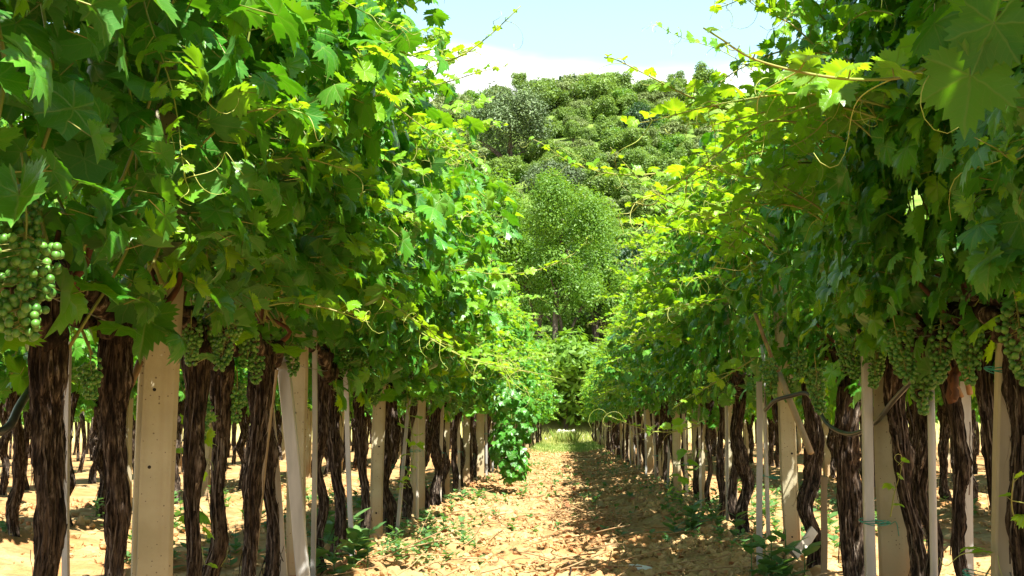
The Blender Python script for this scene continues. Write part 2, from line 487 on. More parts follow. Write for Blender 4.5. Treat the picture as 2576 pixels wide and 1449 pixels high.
gx = lines([(-600, -60, 60), (-60, -12, 4), (-12, -6.5, 0.6), (-6.5, -1.7, 0.12), (-1.7, 1.7, 0.024), (1.7, 6.5, 0.12), (6.5, 12, 0.6), (12, 60, 4), (60, 601, 60)])
gy = lines([(-200, -20, 45), (-20, 0, 4), (0, 4.5, 0.3), (4.5, 9, 0.028), (9, 15, 0.05), (15, 26, 0.1), (26, 66, 0.4), (66, 200, 4), (200, 1500, 100)])
GX, GY = np.meshgrid(gx, gy)
GZ = Z(GX, GY)
near = np.clip((26 - GY) / 10, 0, 1) * np.clip(2.2 - np.abs(GX) / 3.2, 0, 1)
rough = np.abs(fbm(GX * 17, GY * 17, 3) - 0.5) * 2
cl = fbm(GX * 5.5 + 40, GY * 5.5, 2)
GZ = GZ + near * (rough * 0.06 + np.clip(cl - 0.5, 0, 1) * 0.12 + (vnoise(GX * 30, GY * 30) - 0.5) * 0.012 - 0.02)
nx, ny = len(gx), len(gy)
i = np.arange(ny - 1)[:, None] * nx; j = np.arange(nx - 1)[None]
F = np.stack([i + j, i + j + 1, i + nx + j + 1, i + nx + j], -1).reshape(-1, 4)
mb = MB(); mb.add(np.stack([GX, GY, GZ], -1).reshape(-1, 3), F)
tag(mb.build("ground", M_SOIL), kind='structure')

# ------------------------------------------------------------------ vine leaves
def leaf_template(n, inner=(0.5,)):
    th = np.linspace(-math.pi * 0.955, math.pi * 0.955, n)
    r = np.zeros(n)
    for c, a in ((0, 1.0), (0.98, 0.93), (-0.98, 0.93), (1.92, 0.80), (-1.92, 0.80), (2.72, 0.66), (-2.72, 0.66)):
        r = np.maximum(r, a * np.cos(np.clip(np.abs(th - c) * 1.04, 0, 1.4)) ** 1.9)
    r = np.maximum(r, 0.6)
    teeth = np.where(np.arange(n) % 2 == 1, 1.06, 0.89)
    U, V_ = [0.0], [0.0]
    for k in inner:
        U += list(k * r * np.sin(th)); V_ += list(k * r * np.cos(th))
    U += list(r * teeth * np.sin(th)); V_ += list(r * teeth * np.cos(th))
    tri = np.stack([np.zeros(n - 1, int), 1 + np.arange(n - 1) + 1, 1 + np.arange(n - 1)], -1)
    quads = []
    for k in range(len(inner)):
        a = 1 + k * n + np.arange(n - 1); b = a + n
        quads.append(np.stack([a, a + 1, b + 1, b], -1))
    return np.array(U), np.array(V_), tri, np.concatenate(quads)

TPL_MED = leaf_template(51, (0.55,))
TPL_HI = leaf_template(63, (0.35, 0.7))
TPL_LOW = leaf_template(17, (0.6,))

def add_leaves(mb, pos, nrm, tip, size, young, rs, tpl=TPL_MED, petiole=True, back=None):
    """N vine leaves at once: pos = petiole junction, nrm = upper side, tip = towards the tip"""
    pos = np.asarray(pos, float); Nn = len(pos)
    if Nn == 0: return
    n = norm(nrm); t = norm(tip - n * np.sum(tip * n, -1, keepdims=True)); u = np.cross(t, n)
    size = np.broadcast_to(np.asarray(size, float), (Nn,))[:, None]
    U, V_, tri, quad = tpl
    m = len(U)
    asp = rs.uniform(0.9, 1.12, (Nn, 1))
    x = U[None] * asp * size; y = V_[None] * size
    rho2 = (U ** 2 + V_ ** 2)[None]; ang = np.arctan2(U, V_)[None]
    fold = rs.normal(0.22, 0.34, (Nn, 1)); curl = rs.normal(0.26, 0.26, (Nn, 1))
    w1 = rs.uniform(0.03, 0.15, (Nn, 1)); p1 = rs.uniform(0, 6.28, (Nn, 1)); w2 = rs.uniform(0.02, 0.09, (Nn, 1)); p2 = rs.uniform(0, 6.28, (Nn, 1))
    h = np.abs(U)[None] * fold - curl * rho2 + w1 * rho2 * np.sin(2 * ang + p1) + w2 * rho2 * np.sin(5 * ang + p2)
    h = h + 0.10 * np.sqrt(rho2) * np.abs(np.sin(ang * math.pi / 0.95))      # blade puckers up between the veins
    z = h * size
    P = pos[:, None] + x[..., None] * u[:, None] + y[..., None] * t[:, None] + z[..., None] * n[:, None]
    offs = (np.arange(Nn) * m)[:, None, None]
    uv = np.tile(np.stack([U, V_, np.zeros(m)], -1)[None], (Nn, 1, 1)).reshape(-1, 3)
    tint = np.stack([rs.random(Nn), np.broadcast_to(np.clip(young, 0, 1), (Nn,)), rs.random(Nn), np.ones(Nn)], -1)
    tint = np.repeat(tint[:, None], m, 1).reshape(-1, 4)
    mb.add(P.reshape(-1, 3), [(tri[None] + offs).reshape(-1, 3), (quad[None] + offs).reshape(-1, 4)], 0, uv, tint)
    if petiole:
        b = pos + (back if back is not None else (-t * 0.7 - n * 0.6)) * size * 0.95
        for_ = np.stack([u, -0.5 * u + 0.87 * n, -0.5 * u - 0.87 * n], 1)
        rr = 0.0014 + size[:, None] * 0.006
        A = pos[:, None] + for_ * rr; B = b[:, None] + for_ * rr
        V = np.concatenate([A, B], 1).reshape(-1, 3)
        q = np.array([[0, 1, 4, 3], [1, 2, 5, 4], [2, 0, 3, 5]])
        mb.add(V, (q[None] + (np.arange(Nn) * 6)[:, None, None]).reshape(-1, 4), 1)

ZC = [0.96, 1.08, 1.35, 1.75, 2.2, 2.55, 2.8, 2.98]
WC = [0.10, 0.28, 0.41, 0.45, 0.42, 0.36, 0.26, 0.08]

def foliage_mesh(seed, nshell=1000, ninner=150):
    rs = np.random.default_rng(seed)
    mb = MB()
    # clumps give the wall of leaves its bulges and hollows
    nc = 26
    cz = rs.uniform(1.1, 2.85, nc); cy = rs.uniform(-0.6, 0.6, nc); cs = rs.choice([-1, 1], nc); ca = rs.uniform(-0.30, 0.36, nc)
    y = np.clip(rs.normal(0, 0.36, nshell), -0.72, 0.72)
    top = rs.random(nshell) < 0.16
    z = np.where(top, rs.uniform(2.7, 3.0, nshell), rs.uniform(0.98, 2.85, nshell))
    side = rs.choice([-1.0, 1.0], nshell)
    zlow = 0.98 + 0.14 * (np.sin(y * 7 + seed) + np.sin(y * 13 + 2 * seed) * 0.6)
    z = np.where(z < zlow, z + 0.35, z)
    w = np.interp(z, ZC, WC)
    bulge = np.zeros(nshell)
    for k in range(nc):
        bulge += ca[k] * np.exp(-(((z - cz[k]) / 0.2) ** 2 + ((y - cy[k]) / 0.2) ** 2)) * (side == cs[k])
    w = np.maximum(w + bulge, 0.05)
    holes = fbm(y * 3.4 + seed * 7.3, z * 3.0 + side * 50, 2)
    depth = rs.exponential(0.07, nshell)
    x = np.where(top, rs.uniform(-1, 1, nshell) * w, side * np.maximum(w - depth, 0))
    outw = np.stack([np.where(top, np.sign(x) * 0.4, side), rs.normal(0, 0.25, nshell), np.zeros(nshell)], -1)
    up = np.array([0, 0, 1.0])
    al = np.where(top, rs.normal(1.1, 0.3, nshell), rs.normal(0.62, 0.48, nshell))[:, None]
    nr = norm(outw) * np.cos(al) + up * np.sin(al) + rs.normal(0, 0.30, (nshell, 3))
    tip = -up * 0.9 + outw * 0.55 + rs.normal(0, 0.42, (nshell, 3))
    size = np.clip(rs.normal(0.066, 0.015, nshell), 0.03, 0.098)
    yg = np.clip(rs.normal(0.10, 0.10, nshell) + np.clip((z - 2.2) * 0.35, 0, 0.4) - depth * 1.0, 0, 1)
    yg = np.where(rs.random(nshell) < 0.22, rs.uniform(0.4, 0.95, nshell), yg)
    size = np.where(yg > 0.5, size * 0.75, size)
    k_ = holes > rs.uniform(0.38, 0.52, nshell)           # hollows between the shoots
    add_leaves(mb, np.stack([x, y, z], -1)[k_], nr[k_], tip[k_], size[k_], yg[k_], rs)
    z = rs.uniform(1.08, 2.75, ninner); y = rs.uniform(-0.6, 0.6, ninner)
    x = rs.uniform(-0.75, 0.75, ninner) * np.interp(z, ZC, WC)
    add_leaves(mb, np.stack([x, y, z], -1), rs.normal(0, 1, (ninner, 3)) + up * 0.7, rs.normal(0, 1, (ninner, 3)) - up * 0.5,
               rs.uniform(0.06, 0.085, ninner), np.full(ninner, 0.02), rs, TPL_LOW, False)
    # canes climbing inside
    for k in range(7):
        y0 = rs.uniform(-0.45, 0.45); s = rs.choice([-1, 1])
        P = [(0, y0, 1.05)]
        for zz in (1.4, 1.9, 2.4, 2.8):
            P.append((s * np.interp(zz, ZC, WC) * rs.uniform(0.1, 0.6), y0 + rs.normal(0, 0.12), zz))
        tube(mb, spline(P, 16), np.linspace(0.0048, 0.0025, 16), 5, 1)
    return mb.mesh("foliage", [M_LEAF, M_CANE])

def tendril_pts(p, d, rs, L=0.16):
    """a thin curling tendril"""
    d = norm(d); a = norm(np.cross(d, rs.normal(0, 1, 3))); b = np.cross(d, a)
    s = np.linspace(0, 1, 16)
    ph = (s ** 2.2) * rs.uniform(1.5, 6.5); amp = 0.22 * s
    return p + L * (d * (s - 0.25 * s ** 2)[:, None] + a * (amp * np.sin(ph))[:, None] + b * (amp * (1 - np.cos(ph)))[:, None] - np.array([0, 0, 0.35]) * (s ** 2)[:, None])

def shoot_on(mb, pts, rs, r0=0.0045, size0=0.058, size1=0.016, step=0.062, young0=0.5, young1=1.0, droop=0.35, tendrils=0.45, start=0.0, tpl=TPL_MED, tl=0.16):
    """cane along pts with alternate leaves that get smaller and paler to the tip, and tendrils"""
    pts = np.asarray(pts, float)
    seg = np.linalg.norm(np.diff(pts, axis=0), axis=1); cum = np.concatenate([[0], np.cumsum(seg)]); L = cum[-1]
    tube(mb, pts, np.interp(cum / L, [0, 1], [r0, r0 * 0.3]), 6, 1)
    tan = norm(np.gradient(pts, axis=0))
    s = start + step * 0.5; k = 0
    P, Nr, Tp, Sz, Yg, Bk = [], [], [], [], [], []
    while s < L:
        f = s / L
        p = np.array([np.interp(s, cum, pts[:, q]) for q in range(3)]); t = norm(np.array([np.interp(s, cum, tan[:, q]) for q in range(3)]))
        sd = norm(np.cross(t, [0, 0, 1.0]) + 1e-3) * (1 if k % 2 else -1)
        sz = (size1 + (size0 - size1) * (1 - f ** 1.8)) * rs.uniform(0.75, 1.2)
        pet = norm(sd * 0.8 + np.array([0, 0, 0.45]) + t * 0.5 + rs.normal(0, 0.25, 3)) * sz * rs.uniform(0.7, 1.2)
        P.append(p + pet); Bk.append(-pet / sz / 0.95)
        Nr.append(np.array([0, 0, 1.0]) + rs.normal(0, 0.35, 3) + sd * 0.15)
        Tp.append(sd * 0.8 + t * 0.5 - np.array([0, 0, droop]) + rs.normal(0, 0.25, 3))
        Sz.append(sz); Yg.append(young0 * (1 - f) + young1 * f + rs.normal(0, 0.1))
        if rs.random() < tendrils:
            tp = tendril_pts(p, -sd + t * 0.6 + rs.normal(0, 0.35, 3), rs, tl * rs.uniform(0.6, 1.3))
            tube(mb, tp, np.linspace(0.0016, 0.0007, len(tp)), 4, 2)
        s += step * (1.15 - 0.45 * f) * rs.uniform(0.85, 1.15); k += 1
    add_leaves(mb, np.array(P), np.array(Nr), np.array(Tp), np.array(Sz), np.array(Yg), rs, tpl, True, np.array(Bk))

def shoot_mesh(seed, L):
    """free young shoot that starts at the origin, leaves towards +X and arches"""
    rs = np.random.default_rng(seed); mb = MB()
    rise = rs.uniform(0.1, 0.75); yb = rs.normal(0, 0.2)
    P = [(0, 0, 0)]
    d = norm(np.array([1.0, yb, rise])); p = np.zeros(3)
    for k in range(9):
        p = p + d * L / 9; P.append(tuple(p))
        d = norm(d + np.array([0, rs.normal(0, 0.12), -0.11 + rs.normal(0, 0.07) + (0.16 if k > 5 else 0)]))
    shoot_on(mb, spline(P, 22), rs, 0.0042, rs.uniform(0.060, 0.078), 0.020, step=0.046)
    return mb.mesh("shoot", [M_LEAF, M_CANE, M_TENDRIL])

FOL = [foliage_mesh(100 + k) for k in range(6)]
SHOOT = [shoot_mesh(300 + k, L) for k, L in enumerate((0.45, 0.55, 0.65, 0.75, 0.6, 0.5, 0.85, 0.4))]

# ------------------------------------------------------------------ trunks, cordons, grapes
def trunk_mesh(seed, r0=0.05, h=1.12, lean=(0, 0), bow=0.05, fork=False):
    rs = np.random.default_rng(seed); mb = MB()
    nA, nZ = 64, 110
    def one(path, rad_f, knots):
        tz = np.linspace(0, 1, nZ); a = np.linspace(0, 2 * math.pi, nA, endpoint=False)
        c = spline(path, nZ)
        rr = rad_f(tz)[:, None] * np.ones((1, nA))
        tw = rs.uniform(-1.8, 1.8)
        A = a[None] + tw * tz[:, None] + 0.35 * (fbm(tz * 7 + seed, tz * 3, 2)[:, None] - 0.5)
        # twisted muscles and stringy ridges of bark
        sh = 0.13 * np.sin(2 * A + rs.uniform(0, 6)) + 0.09 * np.sin(3 * A + rs.uniform(0, 6) + 3 * tz[:, None])
        strings = np.zeros_like(A)
        cx, cy2 = np.cos(A), np.sin(A)
        strings += np.abs(fbm(cx * 4.5 + seed, cy2 * 4.5 + tz[:, None] * 4.5, 2) - 0.5) * -0.9
        strings += (fbm(cx * 13 + 3, cy2 * 13 + tz[:, None] * 11 + seed, 2) - 0.5) * 0.6
        lump = (fbm(cx * 1.2 + tz[:, None] * 5, cy2 * 1.2 + seed * 3.3, 3) - 0.5) * 0.9
        rr = rr * (1 + sh + strings + lump + 0.08)
        for kz, ka, kr, ks in knots:
            da = np.angle(np.exp(1j * (a[None] - ka)))
            g = np.exp(-(((tz[:, None] - kz) / ks) ** 2 + (da / 0.6) ** 2))
            rr = rr + kr * g * (1 + 0.5 * (fbm(cx * 6, tz[:, None] * 25 + cy2 * 6, 2) - 0.5)) - kr * 0.7 * np.exp(-(((tz[:, None] - kz) / (ks * 0.3)) ** 2 + (da / 0.18) ** 2))
        V = np.stack([c[:, 0:1] + rr * np.cos(a)[None], c[:, 1:2] + rr * np.sin(a)[None], c[:, 2:3] + 0 * rr], -1)
        i = np.arange(nZ - 1)[:, None] * nA; j = np.arange(nA)[None]; k = (j + 1) % nA
        mb.add(V.reshape(-1, 3), [np.stack([i + j, i + k, i + nA + k, i + nA + j], -1).reshape(-1, 4), (np.arange(nA) + (nZ - 1) * nA)[None]])
        # peeling strips of bark
        for q in range(64):
            z0 = rs.integers(4, nZ - 26); a0 = rs.integers(0, nA); ln = rs.integers(8, 24); wdt = rs.uniform(0.003, 0.007)
            idx = np.arange(z0, z0 + ln, 2); ps = V[idx, (a0 + (idx - z0) // 6 * rs.choice([-1, 1])) % nA]
            cc = c[idx]; o = norm(ps - cc); tq = np.linspace(0, 1, len(idx))
            peel = (0.003 + rs.uniform(0, 0.045) * np.abs(tq - rs.choice([0, 1, 0.5])) ** 2)[:, None]
            ps = ps + o * peel; sd = np.cross(o, [0, 0, 1.0]) * wdt
            W = np.stack([ps - sd, ps + sd], 1).reshape(-1, 3)
            k_ = np.arange(len(idx) - 1) * 2
            mb.add(W, np.stack([k_, k_ + 1, k_ + 3, k_ + 2], -1), int(q % 3 > 0))
    def prof(sc, base=0.28, head=0.35):
        s1, s2 = rs.uniform(0, 6), rs.uniform(0.06, 0.14)
        return lambda t: r0 * sc * (1 + base * np.exp(-t / 0.06) + head * np.exp(-((t - 0.93) / 0.09) ** 2) + s2 * np.sin(t * 9 + s1))
    kn = [(rs.uniform(0.15, 0.95), rs.uniform(3.4, 6.0), rs.uniform(0.35, 0.8) * r0, rs.uniform(0.03, 0.06)) for _ in range(5)]
    lx, ly = lean
    P = [(-lx, -ly, -0.12), (-lx * 0.9, -ly * 0.9, 0.0)]
    for t in (0.16, 0.32, 0.48, 0.64, 0.82):
        P.append((-lx * (1 - t) + rs.normal(0, bow * 0.8), -ly * (1 - t) + rs.normal(0, bow * 0.8), h * t))
    P.append((0, 0, h))
    one(P, prof(1.0), kn)
    if fork:
        m = np.array(P[5])
        one([(-lx - 0.09, -ly, -0.1), (-lx - 0.08, -ly, 0.05), m + [-0.045, 0, -0.12], m + [-0.01, 0, 0.08]], lambda t: r0 * (0.72 - 0.1 * t), kn[:1])
    return mb.mesh("trunk", [M_BARK, M_STRIP])

def cordon_mesh(seed):
    rs = np.random.default_rng(seed); mb = MB()
    for s in (-1, 1):
        P = spline([(0, 0, 1.0), (rs.normal(0, 0.03), s * 0.12, 1.10), (rs.normal(0, 0.04), s * 0.3, 1.14 + rs.normal(0, 0.03)), (rs.normal(0, 0.04), s * 0.52, 1.15)], 18)
        P = P + (np.array([vnoise(np.arange(18) * 0.9 + seed * q, np.zeros(18) + q) for q in (1, 2, 3)]).T - 0.5) * 0.03
        tube(mb, P, np.linspace(0.034, 0.015, 18) * (0.9 + 0.3 * rs.random(18)), 10, 0)
    for q in range(3):                                   # broken reddish spurs
        y0 = rs.uniform(-0.35, 0.35)
        tube(mb, spline([(0, y0, 1.12), (rs.normal(0, 0.06), y0 + 0.02, 1.19), (rs.normal(0, 0.1), y0, 1.27)], 8), np.linspace(0.012, 0.007, 8), 7, 1)
    return mb.mesh("cordon", [M_BARK, M_RAW])

_b = bmesh.new(); bmesh.ops.create_icosphere(_b, subdivisions=2, radius=1.0)
ICO2 = (np.array([v.co[:] for v in _b.verts]), np.array([[v.index for v in f.verts] for f in _b.faces])); _b.free()
_b = bmesh.new(); bmesh.ops.create_icosphere(_b, subdivisions=1, radius=1.0)
ICO1 = (np.array([v.co[:] for v in _b.verts]), np.array([[v.index for v in f.verts] for f in _b.faces])); _b.free()
_b = bmesh.new(); bmesh.ops.create_icosphere(_b, subdivisions=3, radius=1.0)
ICO3 = (np.array([v.co[:] for v in _b.verts]), np.array([[v.index for v in f.verts] for f in _b.faces])); _b.free()

def grape_mesh(seed, n=70, L=0.16, w=0.045, rb=0.0078, ico=ICO2, shoulder=1.0):
    """hanging bunch: origin at the top of its stalk"""
    rs = np.random.default_rng(seed); mb = MB()
    pts = []
    tries = 0
    while len(pts) < n and tries < 9000:
        tries += 1
        t = rs.random() ** 0.8
        rr = w * (1.0 - 0.62 * t ** 1.4) * (0.75 + 0.25 * math.sin(min(t * 6, 1.57)))
        a = rs.uniform(0, 6.28); q = rr * math.sqrt(rs.uniform(0.2, 1.0))
        p = np.array([q * math.cos(a) * shoulder, q * math.sin(a) * shoulder, -0.035 - t * L])
        if all(np.sum((p - o) ** 2) > (1.62 * rb) ** 2 for o in pts): pts.append(p)
    for p in pts:
        r = rb * rs.uniform(0.82, 1.15)
        mb.add(p + ICO_scaled(ico[0], r, rs), ico[1], 0, None, (rs.random(), 0, 0, 1))
    tube(mb, spline([(0, 0, 0.03), (0.004, 0, -0.03), (0, 0, -0.035 - L * 0.8)], 8), np.linspace(0.0028, 0.0015, 8), 5, 1)
    for p in pts[::2]:
        tube(mb, np.array([[0, 0, p[2] + 0.012], p]), 0.0009, 3, 1, cap=False)
    return mb.mesh("grape_cluster", [M_GRAPE, M_CANE])

def ICO_scaled(V, r, rs):
    return V * r * np.array([1, 1, rs.uniform(1.0, 1.1)])

TRUNK = [trunk_mesh(11, 0.050), trunk_mesh(12, 0.044, lean=(0.04, 0.05)), trunk_mesh(13, 0.058, bow=0.03), trunk_mesh(14, 0.040, lean=(-0.03, 0.08), bow=0.04),
         trunk_mesh(15, 0.062, lean=(0.02, -0.04)), trunk_mesh(16, 0.047, bow=0.045)]
TR_FORK = trunk_mesh(17, 0.062, lean=(-0.10, 0.0), bow=0.03, fork=True)
TR_LEAN = trunk_mesh(18, 0.040, lean=(-0.10, 0.0), bow=0.07)
CORDON = [cordon_mesh(50), cordon_mesh(51)]
GRAPE = [grape_mesh(60), grape_mesh(61, 85, 0.18, 0.05), grape_mesh(62, 55, 0.13, 0.042)]

# ------------------------------------------------------------------ the rows
ORD = ["first", "second", "third", "fourth", "fifth", "sixth", "seventh", "eighth", "ninth", "tenth", "eleventh", "twelfth"]
NUM = ["zero", "one", "two", "three", "four", "five", "six", "seven", "eight", "nine", "ten"]
rng = random.Random(5)

def post_mesh(w, d, h, seed):
    bm = bmesh.new()
    bmesh.ops.create_cube(bm, size=1.0)
    bmesh.ops.scale(bm, vec=(w, d, h + 0.4), verts=bm.verts)
    bmesh.ops.translate(bm, vec=(0, 0, (h - 0.4) / 2), verts=bm.verts)
    ed = [e for e in bm.edges if abs(e.verts[0].co.z - e.verts[1].co.z) > 0.1]
    bmesh.ops.bevel(bm, geom=ed, offset=0.013, segments=2, affect='EDGES')
    for k in range(14):
        z0 = 0.05 + k * h / 14
        bmesh.ops.bisect_plane(bm, geom=bm.verts[:] + bm.edges[:] + bm.faces[:], plane_co=(0, 0, z0), plane_no=(0, 0, 1))
    r = random.Random(seed)
    for v in bm.verts:
        v.co.x += 0.0035 * math.sin(v.co.z * 5 + seed); v.co.y += 0.003 * math.sin(v.co.z * 4 + seed * 2)
        v.co += Vector((r.uniform(-1, 1), r.uniform(-1, 1), 0)) * 0.0008
    me = bpy.data.meshes.new("concrete_post"); bm.to_mesh(me); bm.free(); me.materials.append(M_CONC)
    return me

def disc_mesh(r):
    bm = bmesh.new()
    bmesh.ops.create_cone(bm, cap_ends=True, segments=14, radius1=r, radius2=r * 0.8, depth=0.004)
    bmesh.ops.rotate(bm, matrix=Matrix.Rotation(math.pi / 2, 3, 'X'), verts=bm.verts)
    me = bpy.data.meshes.new("bolt_hole_disc"); bm.to_mesh(me); bm.free(); me.materials.append(M_HOLE)
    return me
HOLE = disc_mesh(0.0065)  # flat disc without a recess, the hole's shade is its colour
POSTS = [post_mesh(0.120, 0.10, 2.35, 1), post_mesh(0.092, 0.10, 2.3, 2), post_mesh(0.086, 0.09, 2.3, 3)]

far_rng = np.random.default_rng(9)
post_L = [3.62, 5.59, 7.94, 10.1, 12.4, 15.1] + [17.35 + 2.25 * k for k in range(17)]
post_R = [4.77, 6.85, 9.3, 11.6, 13.9] + [16.15 + 2.25 * k for k in range(18)]
vine_L = [1.25, 2.0, 2.87, 3.20, 3.86, 4.26, 4.65, 5.08, 6.05, 6.62, 7.15, 8.1, 8.7, 9.4]
vine_R = [1.35, 2.2, 2.75, 3.32, 3.56, 3.89, 4.30, 4.62, 5.76, 6.3, 7.4, 8.45, 8.95, 9.9, 10.6]
for lst in (vine_L, vine_R):
    y = lst[-1]
    while y < 56.5:
        y += float(far_rng.uniform(0.74, 1.12)); lst.append(y)
SIDE = {-1: "left", 1: "right"}
OBJ = {}

def slot_label(y, posts, many, noun):
    """which bay between the posts a thing stands in"""
    return sum(1 for p in posts if p < y)

def build_row(side, posts, vines):
    sd = SIDE[side]
    rng = random.Random(side + 50)
    for k, y in enumerate(posts):
        x = side * ROWX
        me = POSTS[k % 3 if k else 0]
        o = place("concrete_post", me, None, (x, y, float(Z(x, y))), (rng.gauss(0, 0.008), rng.gauss(0, 0.012), -side * (0.36, 0.26, 0.2, 0.15)[min(k, 3)] + rng.gauss(0, 0.04)))
        if k < 8:
            tag(o, f"pale concrete post, {ORD[k]} from the camera in the row {sd} of the path", "post")
        else:
            tag(o, f"small distant concrete post far down the row {sd} of the path", "post")
        o["group"] = f"concrete posts of the row {sd} of the path"
        for hz in ((0.15, 0.62, 0.86) if k < 3 else ()):
            place("bolt_hole_disc", HOLE, o, (rng.uniform(-0.024, 0.024), -0.0512 if k % 3 != 2 else -0.0462, hz + rng.uniform(-0.04, 0.04)))
        OBJ[("post", side, k)] = o
    bays = {}
    for y in vines: bays.setdefault(sum(1 for p in posts if p < y), []).append(y)
    for b, ys in bays.items():
        for q, y in enumerate(ys):
            i = vines.index(y)
            rng = random.Random(int(y * 100) * 2 + (side > 0))
            x = side * ROWX + rng.gauss(0, 0.03)
            v = empty("grapevine", (x, y, float(Z(x, y)) - 0.01))
            if b == 0:
                lab = f"gnarled grapevine {sd} of the path, {ORD[q]} of {NUM[len(ys)]} before the first concrete post"
            elif b < 8:
                lab = f"gnarled grapevine {sd} of the path, {ORD[q]} of {NUM[len(ys)]} behind its {ORD[b - 1]} concrete post"
            else:
                lab = f"small distant grapevine of the row {sd} of the path, beyond its eighth post"
            tag(v, lab, "grapevine", f"grapevines in the row {sd} of the path")
            fl = rng.choice((0, math.pi))
            tm = rng.choice(TRUNK)
            if side == 1 and abs(y - 5.76) < 0.01: tm, fl = TR_FORK, 0
            if side == -1 and abs(y - 8.1) < 0.01: tm, fl = TR_LEAN, 0
            place("trunk", tm, v, (0, 0, 0), (0, 0, fl + (0 if tm in (TR_FORK, TR_LEAN) else rng.uniform(-0.6, 0.6))), (rng.uniform(0.48, 0.68) * (0.74 if y < 3.3 else 1),) * 2 + (rng.uniform(0.95, 1.06),))
            if y < 22: place("cordon", rng.choice(CORDON), v, (0, 0, rng.uniform(-0.03, 0.03)))
            place("foliage", rng.choice(FOL), v, (0.12 if side > 0 else 0, rng.uniform(-0.1, 0.1), -rng.uniform(0.02, 0.26) if side > 0 and y > 8.2 else rng.uniform(0.10, 0.24) if side < 0 and 3 < y < 6.5 else rng.uniform(-0.1, 0.05)), (0, 0, rng.choice((0, math.pi)) + rng.gauss(0, 0.12)),
                  (rng.uniform(0.9, 1.15) * (0.72 if side > 0 and y < 7.6 else 0.82 if side > 0 else 1), rng.uniform(1.05, 1.25), rng.uniform(0.94, 1.06) * (0.95 if side > 0 and 4.4 < y < 7.6 else 1.1 if side > 0 and y > 8 else 1)))
            ns = (8 if y < 16 else 6) if y < 30 else 4
            for k in range(ns):
                inner = -side if rng.random() < 0.85 else side
                zz = rng.choice((rng.uniform(1.2, 2.0), rng.uniform(1.9, 2.85), rng.uniform(2.3, 2.9)))
                if y < 3.2: zz = rng.uniform(1.9, 2.85)
                if side > 0 and 3.2 < y < 7.6: zz = rng.uniform(1.5, 2.6)
                ww = float(np.interp(zz, ZC, WC)) * 0.75
                ang = (0 if inner > 0 else math.pi) + rng.gauss(0, 0.85)
                s = rng.uniform(0.7, 1.1) * (0.85 if side > 0 and y > 8 else 1)
                place("shoot", rng.choice(SHOOT), v, (inner * ww, rng.uniform(-0.4, 0.4), zz), (rng.gauss(0, 0.3), rng.gauss(0, 0.35) - 0.4 * (zz > 2.5) * rng.random(), ang), (s, s, s))
            if 3.4 < y < 14:
                for k in range(2 if y < 7 else 3):
                    gs = rng.uniform(0.8, 1.1)
                    place("grape_cluster", rng.choice(GRAPE), v, ((-side if rng.random() < 0.75 else side) * rng.uniform(0.05, 0.2), rng.uniform(-0.35, 0.35), rng.uniform(1.06, 1.24)),
                          (rng.gauss(0, 0.1), rng.gauss(0, 0.1), rng.uniform(0, 6)), (gs, gs, gs))
            OBJ[("vine", side, i)] = v

build_row(-1, post_L, vine_L)
build_row(1, post_R, vine_R)

# unseen vines added past the viewpoint to shade what stands just ahead of it
for side in (-1, 1):
    for y in (-1.0, -0.3, 0.5):
        x = side * ROWX
        v = empty("grapevine", (x, y, float(Z(x, y)) - 0.01))
        tag(v, f"unseen grapevine added for shade to the row {SIDE[side]} of the path behind the viewpoint", "grapevine", f"unseen shade grapevines added behind the viewpoint {SIDE[side]} of the path")
        place("trunk", rng.choice(TRUNK), v, (0, 0, 0), (0, 0, rng.uniform(0, 6)), (0.75, 0.75, 1.0))
        place("foliage", rng.choice(FOL), v, (0, 0, 0), (0, 0, rng.choice((0, math.pi))), (1.05 if side < 0 else 0.85, 1.15, 1.0))

# the next rows, seen between the trunks
def side_row(x0, y0, y1, what, seed):
    r = random.Random(seed); y = y0; k = 0
    while y < y1:
        x = x0 + r.gauss(0, 0.04)
        v = empty("grapevine", (x, y, float(Z(x, y)) - 0.01))
        tag(v, f"grapevine of the {what}, seen between the nearer trunks", "grapevine", f"grapevines of the {what}")
        place("trunk", r.choice(TRUNK), v, (0, 0, 0), (0, 0, r.uniform(0, 6)), (0.72, 0.72, 1.0))
        place("foliage", r.choice(FOL), v, (0, 0, 0), (0, 0, r.choice((0, math.pi))), (1.0, 1.15, 1.0))
        if k % 3 == 1:
            o = place("concrete_post", r.choice(POSTS), None, (x0, y + 0.35, float(Z(x0, y + 0.35))), (0, r.gauss(0, 0.01), r.gauss(0, 0.1)))
            tag(o, f"pale concrete post of the {what}, seen between the nearer trunks", "post", f"concrete posts of the {what}")
        y += r.uniform(0.72, 0.95); k += 1

side_row(-3.9, 6.3, 34, "second row left of the path", 21)
side_row(3.9, 6.6, 34, "second row right of the path", 22)
side_row(-6.5, 10.5, 34, "third row left of the path", 23)
side_row(6.5, 11.5, 34, "third row right of the path", 24)

